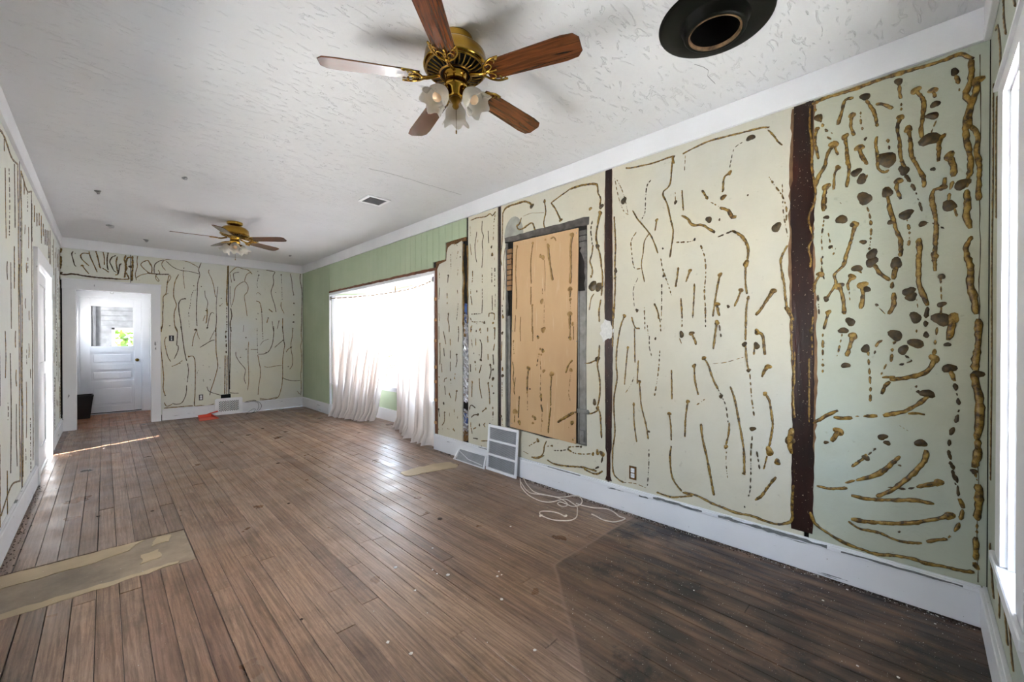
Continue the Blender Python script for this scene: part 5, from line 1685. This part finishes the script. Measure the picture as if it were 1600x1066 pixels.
for k in range(9): box(bm, (.0035, -w2+.005, f + k*.0125), (.0055, w2-.015, f + k*.0125 + .002))
obj('mesh_face', bm, M_METALG, t)

# ================================================================== CORD on the floor
C1 = """2762,2661 2606,2490 2517,2311 2495,2201 2522,2122 2580,2085 2668,2056 2651,1975 2612,1900 2532,1836 2447,1786 2379,1784 2330,1833 2292,1902 2288,1978 2320,2030 2358,2038 2396,1989 2411,1922 2406,1854
2796,2654 2690,2503 2613,2367 2604,2266 2628,2167 2690,2088 2763,2044 2787,1999 2731,1933 2652,1896 2589,1915 2590,1996 2581,2044 2537,2030 2528,1975 2576,1965 2616,2009 2640,2105 2630,2198 2585,2264 2559,2333 2595,2431 2659,2533 2722,2622
2640,1927 2641,1863 2673,1784 2717,1714 2711,1640 2674,1560 2671,1514 2598,1516 2556,1545 2540,1614 2553,1680 2558,1725
"""
t = empty('white_rope', (2.6, 1.9, 0)); tag(t, 'thin white rope lying in loose loops on the floorboards by the return grille', 'rope')
for q, ln in enumerate(C1.strip().splitlines()):
    P = [tuple(float(v)/1000 for v in p.split(',')) for p in ln.split()]
    S = spline([(a, b, .0055 + .0045*q) for a, b in P], .012)
    bm = bmesh.new(); tube(bm, [p + Vector((0, 0, .002*math.sin(i*.35))) for i, p in enumerate(S)], .0042, 7); wobj('strand', bm, M_CORD, t, True)
for (a, b) in ((2.406, 1.854), (2.280, 1.985)):
    bm = bmesh.new(); tube(bm, [(a - .012, b, .010), (a + .012, b - .004, .010)], .0075, 8); wobj('knot', bm, M_CORD, t, True)

# ================================================================== OUTLETS AND SWITCHES
def wall_box(name, label, cat, ax, c, w_, h_, kind):
    """ax 'R' right wall, 'F' far wall; local x across, y out of the wall, z up"""
    t = empty(name, c); tag(t, label, cat)
    t.rotation_euler = (0, 0, R(-90) if ax == 'R' else 0)     # local -y points into the room
    f = .005
    obj('box_rim', boxes([((-w_/2, -.004, -h_/2), (-w_/2+f, .004, h_/2)), ((w_/2-f, -.004, -h_/2), (w_/2, .004, h_/2)), ((-w_/2, -.004, -h_/2), (w_/2, .004, -h_/2+f)), ((-w_/2, -.004, h_/2-f), (w_/2, .004, h_/2))]), M_GALV if kind != 'torn' else M_TORN, t)
    obj('box_interior', boxes([((-w_/2+f, -.0012, -h_/2+f), (w_/2-f, .003, h_/2-f))]), M_DARK if kind != 'torn' else M_TORN, t)
    if kind == 'outlet' or kind == 'torn':
        obj('receptacle', boxes([((-w_*.26, -.009, -h_*.36), (w_*.26, -.001, -.003), .003), ((-w_*.26, -.009, .003), (w_*.26, -.001, h_*.36), .003)]), M_METALW, t)
        for z in (-h_*.19, h_*.19):
            for x_ in (-.006, .006): boxo('slot', (x_-.001, -.0096, z-.004), (x_+.001, -.008, z+.004), M_DARK, t)
    else:
        obj('switch_body', boxes([((-w_*.15, -.006, -h_*.38), (w_*.15, -.001, h_*.38), .002)]), M_METALG, t)
        bm = bmesh.new(); box(bm, (-.004, -.016, -.002), (.004, -.005, .010)); obj('toggle', bm, M_BLACK, t)
    return t
wall_box('electrical_box', 'uncovered outlet with torn brown edges low on the right wall above the baseboard', 'outlet', 'R', (XR, 1.532, .308), .058, .100, 'torn')
wall_box('electrical_outlet', 'uncovered outlet low on the far wall, left of the lattice grille', 'outlet', 'F', (1.173, YF, .335), .060, .100, 'outlet')
wall_box('light_switch', 'uncovered light switch on the far wall beside the hall doorway', 'switch', 'F', (.785, YF, 1.35), .066, .095, 'switch')

# ================================================================== LATTICE GRILLE on the far wall with its torn hole
wbox('torn_hole', (1.455, YF - .0015, .10), (1.60, YF + .002, .355), M_CAV, wall_far)
t = empty('lattice_grille', (1.567, YF - .050, .003)); tag(t, 'white cast grille with diamond lattice propped against the far baseboard', 'vent grille')
W2, H2 = .205, .290; wi, z0, z1 = .150, .060, .240
def rr(w_, h0, h1, r, n=5):
    out = []
    for cx, cz, a0 in ((w_-r, h0+r, -90), (w_-r, h1-r, 0), (-w_+r, h1-r, 90), (-w_+r, h0+r, 180)):
        for k in range(n+1): a = R(a0 + 90*k/n); out.append((cx + r*math.cos(a), cz + r*math.sin(a)))
    return out
bm = bmesh.new(); O = rr(W2, 0, H2, .03); I = rr(wi, z0, z1, .004)
for y_, flip in ((0, 0), (.014, 1)):
    A = [bm.verts.new((p[0], y_, p[1])) for p in O]; B = [bm.verts.new((p[0], y_, p[1])) for p in I]
    for k in range(len(O)): bm.faces.new((A[k], A[(k+1) % len(O)], B[(k+1) % len(O)], B[k]))
    if y_ == 0: A0, B0 = A, B
for k in range(len(O)):
    j = (k+1) % len(O); bm.faces.new((A0[k], A0[j], A[j], A[k])); bm.faces.new((B0[k], B0[j], B[j], B[k]))
bmesh.ops.recalc_face_normals(bm, faces=bm.faces); obj('frame', bm, M_METALW, t)
obj('backing', boxes([((-wi-.005, .0132, z0-.005), (wi+.005, .0138, z1+.005))]), M_DARK, t)
bm = bmesh.new()
def clipbar(sg, c):
    # bar along z = sg*x + c inside the window
    pts = []
    for x_ in (-wi, wi):
        z = sg*x_ + c
        if z0 <= z <= z1: pts.append((x_, z))
    for z in (z0, z1):
        x_ = (z - c)/sg
        if -wi < x_ < wi: pts.append((x_, z))
    if len(pts) >= 2: tube(bm, [(pts[0][0], .007, pts[0][1]), (pts[1][0], .007, pts[1][1])], .0048, 4)
k = -.2
while k < .52:
    clipbar(1, k); clipbar(-1, k); k += .0335
obj('lattice', bm, M_METALW, t)
# dustpan
t = empty('dustpan', (1.20, 8.42, .002), R(14)); tag(t, 'orange-red plastic dustpan on the floor in front of the lattice grille', 'dustpan')
bm = bmesh.new(); P = [(-.15, -.13), (.13, -.13), (.11, .10), (-.08, .10)]
prism(bm, P, lambda a, b: (a, b, .0 if b < 0 else .014), lambda a, b: (a, b, .004 if b < 0 else .018)); obj('tray', bm, M_RED, t)
obj('back_wall', boxes([((-.08, .096, .014), (.11, .103, .065), .002)]), M_RED, t)
for s_, a, b in ((0, (-.15, -.13), (-.08, .10)), (1, (.13, -.13), (.11, .10))):
    bm = bmesh.new(); q = [bm.verts.new(p) for p in ((a[0], a[1], .0), (b[0], b[1], .014), (b[0], b[1], .065), (a[0], a[1], .012))]; bm.faces.new(q); bmesh.ops.solidify(bm, geom=bm.faces[:], thickness=.003); obj('side_wall', bm, M_RED, t)
bm = bmesh.new(); tube(bm, [(.03, .10, .050), (.12, .16, .062), (.25, .20, .075)], [.012, .010, .013], 8); obj('handle', bm, M_RED, t, True)
# cable loops by the grille
bm = bmesh.new()
tube(bm, spline([(1.80, YF-.06, .190), (1.86, YF-.06, .188), (1.95, YF-.08, .205), (2.03, YF-.09, .165), (2.06, YF-.10, .10), (2.02, YF-.13, .035), (1.93, YF-.20, .006), (1.80, YF-.22, .005)], .015), .0035, 6)
tube(bm, spline([(1.90, YF-.05, .200), (2.00, YF-.06, .17), (2.02, YF-.08, .09), (1.98, YF-.10, .02), (1.90, YF-.16, .006)], .015), .003, 6)
tube(bm, spline([(1.76, YF-.36, .005), (1.80, YF-.28, .03), (1.90, YF-.22, .075), (1.94, YF-.20, .06), (1.90, YF-.22, .012), (1.86, YF-.26, .005)], .015), .003, 6)
tag(wobj('loose_cable', bm, M_CABLE, None, True), 'thin black cable looping out beside the lattice grille on the far wall', 'cable')

# ================================================================== BIN in the hall
t = empty('waste_bin', (-.285, 9.98, .002), R(3)); tag(t, 'dark brown square tapered plastic bin standing by the half-glazed hall door', 'bin')
bm = bmesh.new()
def sq(h_, z): return [bm.verts.new(p) for p in ((-h_, -h_, z), (h_, -h_, z), (h_, h_, z), (-h_, h_, z))]
L = [sq(.105, 0), sq(.145, .385), sq(.137, .385), sq(.099, .012)]
bm.faces.new(L[0][::-1]); bm.faces.new(L[3])
for A, B in zip(L, L[1:]):
    for k in range(4): bm.faces.new((A[k], A[(k+1) % 4], B[(k+1) % 4], B[k]))
bmesh.ops.recalc_face_normals(bm, faces=bm.faces); obj('body', bm, M_POT, t)
a = .150; obj('rim', boxes([((-a, -a, .372), (a, -a+.014, .392), .003), ((-a, a-.014, .372), (a, a, .392), .003), ((-a, -a, .372), (-a+.014, a, .392), .003), ((a-.014, -a, .372), (a, a, .392), .003)]), M_POT, t)

# ================================================================== CRUMBS AND LITTER
crn = random.Random(21)
def crumb(sz, flat=.45):
    bm = bmesh.new(); bmesh.ops.create_icosphere(bm, subdivisions=1, radius=sz)
    for v in bm.verts: v.co = Vector((v.co.x*crn.uniform(.7, 1.3), v.co.y*crn.uniform(.7, 1.3), v.co.z*flat*crn.uniform(.7, 1.2)))
    return bm
for (a, b) in ((1.311, 1.952), (1.308, 1.902), (1.14, 1.855), (1.343, 1.849), (1.566, 1.673), (1.528, 1.647), (1.407, 1.484), (.896, 1.491), (1.273, 1.14), (.858, 1.616), (1.176, 2.124), (2.006, 2.024), (1.449, 2.157), (1.555, 1.64)):
    tag(obj('plaster_crumb', crumb(crn.uniform(.005, .011)), M_CHALK, None, True, (a, b, .0045)), 'small white plaster crumb on the brown floorboards', 'plaster crumb', 'plaster crumbs on the brown floorboards')
for (a, b) in ((2.379, .874), (2.539, .342), (2.061, .556), (2.162, .058), (2.123, .175), (2.693, -.05), (2.165, .83), (2.74, .268)):
    tag(obj('plaster_crumb', crumb(crn.uniform(.003, .007)), M_CHALK, None, True, (a, b, .004)), 'tiny white plaster crumb on the black-stained floor', 'plaster crumb', 'plaster crumbs on the black-stained floor')
for (a, b, L_) in ((1.30, 4.82, .05), (-.036, 4.297, .03), (.253, 4.137, .03), (1.036, 3.563, .028), (1.729, 2.474, .05), (.645, 2.033, .02), (1.66, 6.9, .05)):
    tag(obj('bark_scrap', crumb(L_*.42, .22), M_DEB, None, False, (a, b, .006)), 'small dark brown scrap of debris on the bare floorboards', 'debris', 'dark scraps on the floorboards')
for (a, b, c_) in ((2.45, 7.95, .05), (2.55, 7.55, .06), (2.30, 8.1, .04)):
    o = tag(obj('plaster_chip', crumb(c_*.7, .12), M_PLYL, None, False, (a, b, .005)), 'pale flat chip of plaster on the floor in the far right corner', 'plaster chip', 'pale chips in the far right corner'); o.rotation_euler = (0, 0, a*5)
bm = bmesh.new()                                                   # dust and grit: uncountable
def grit(x_, y_, s_):
    q = [bm.verts.new((x_ + s_*math.cos(k*2.1 + x_*90), y_ + s_*math.sin(k*2.1 + x_*90), .0016)) for k in range(3)] + [bm.verts.new((x_, y_, .0016 + s_))]
    for f_ in ((0,1,3),(1,2,3),(2,0,3),(2,1,0)): bm.faces.new([q[i] for i in f_])
for _ in range(450): grit(crn.uniform(1.5, 2.79), crn.uniform(-.19, 1.45), crn.choice((.0008, .0012, .0012, .0022)))
for _ in range(500): grit(crn.uniform(-.4, 2.79), crn.uniform(1.0, 8.6), crn.choice((.0012, .0018, .003)))
for _ in range(500): grit(XR - .021 - abs(crn.gauss(0, .018)), crn.uniform(-.19, 4.1), crn.choice((.002, .003, .004)))
tag(wobj('floor_grit', bm, M_CHALK, floor), kind='stuff')
bm = bmesh.new()
for _ in range(900): grit(XR - .021 - abs(crn.gauss(0, .022)), crn.uniform(-.19, 4.1), crn.choice((.003, .004, .006)))
for _ in range(150): grit(XL + .021 + abs(crn.gauss(0, .02)), crn.uniform(3.6, 5.6), crn.choice((.003, .004, .006)))
tag(wobj('dirt_line', bm, M_DEB, floor), kind='stuff')
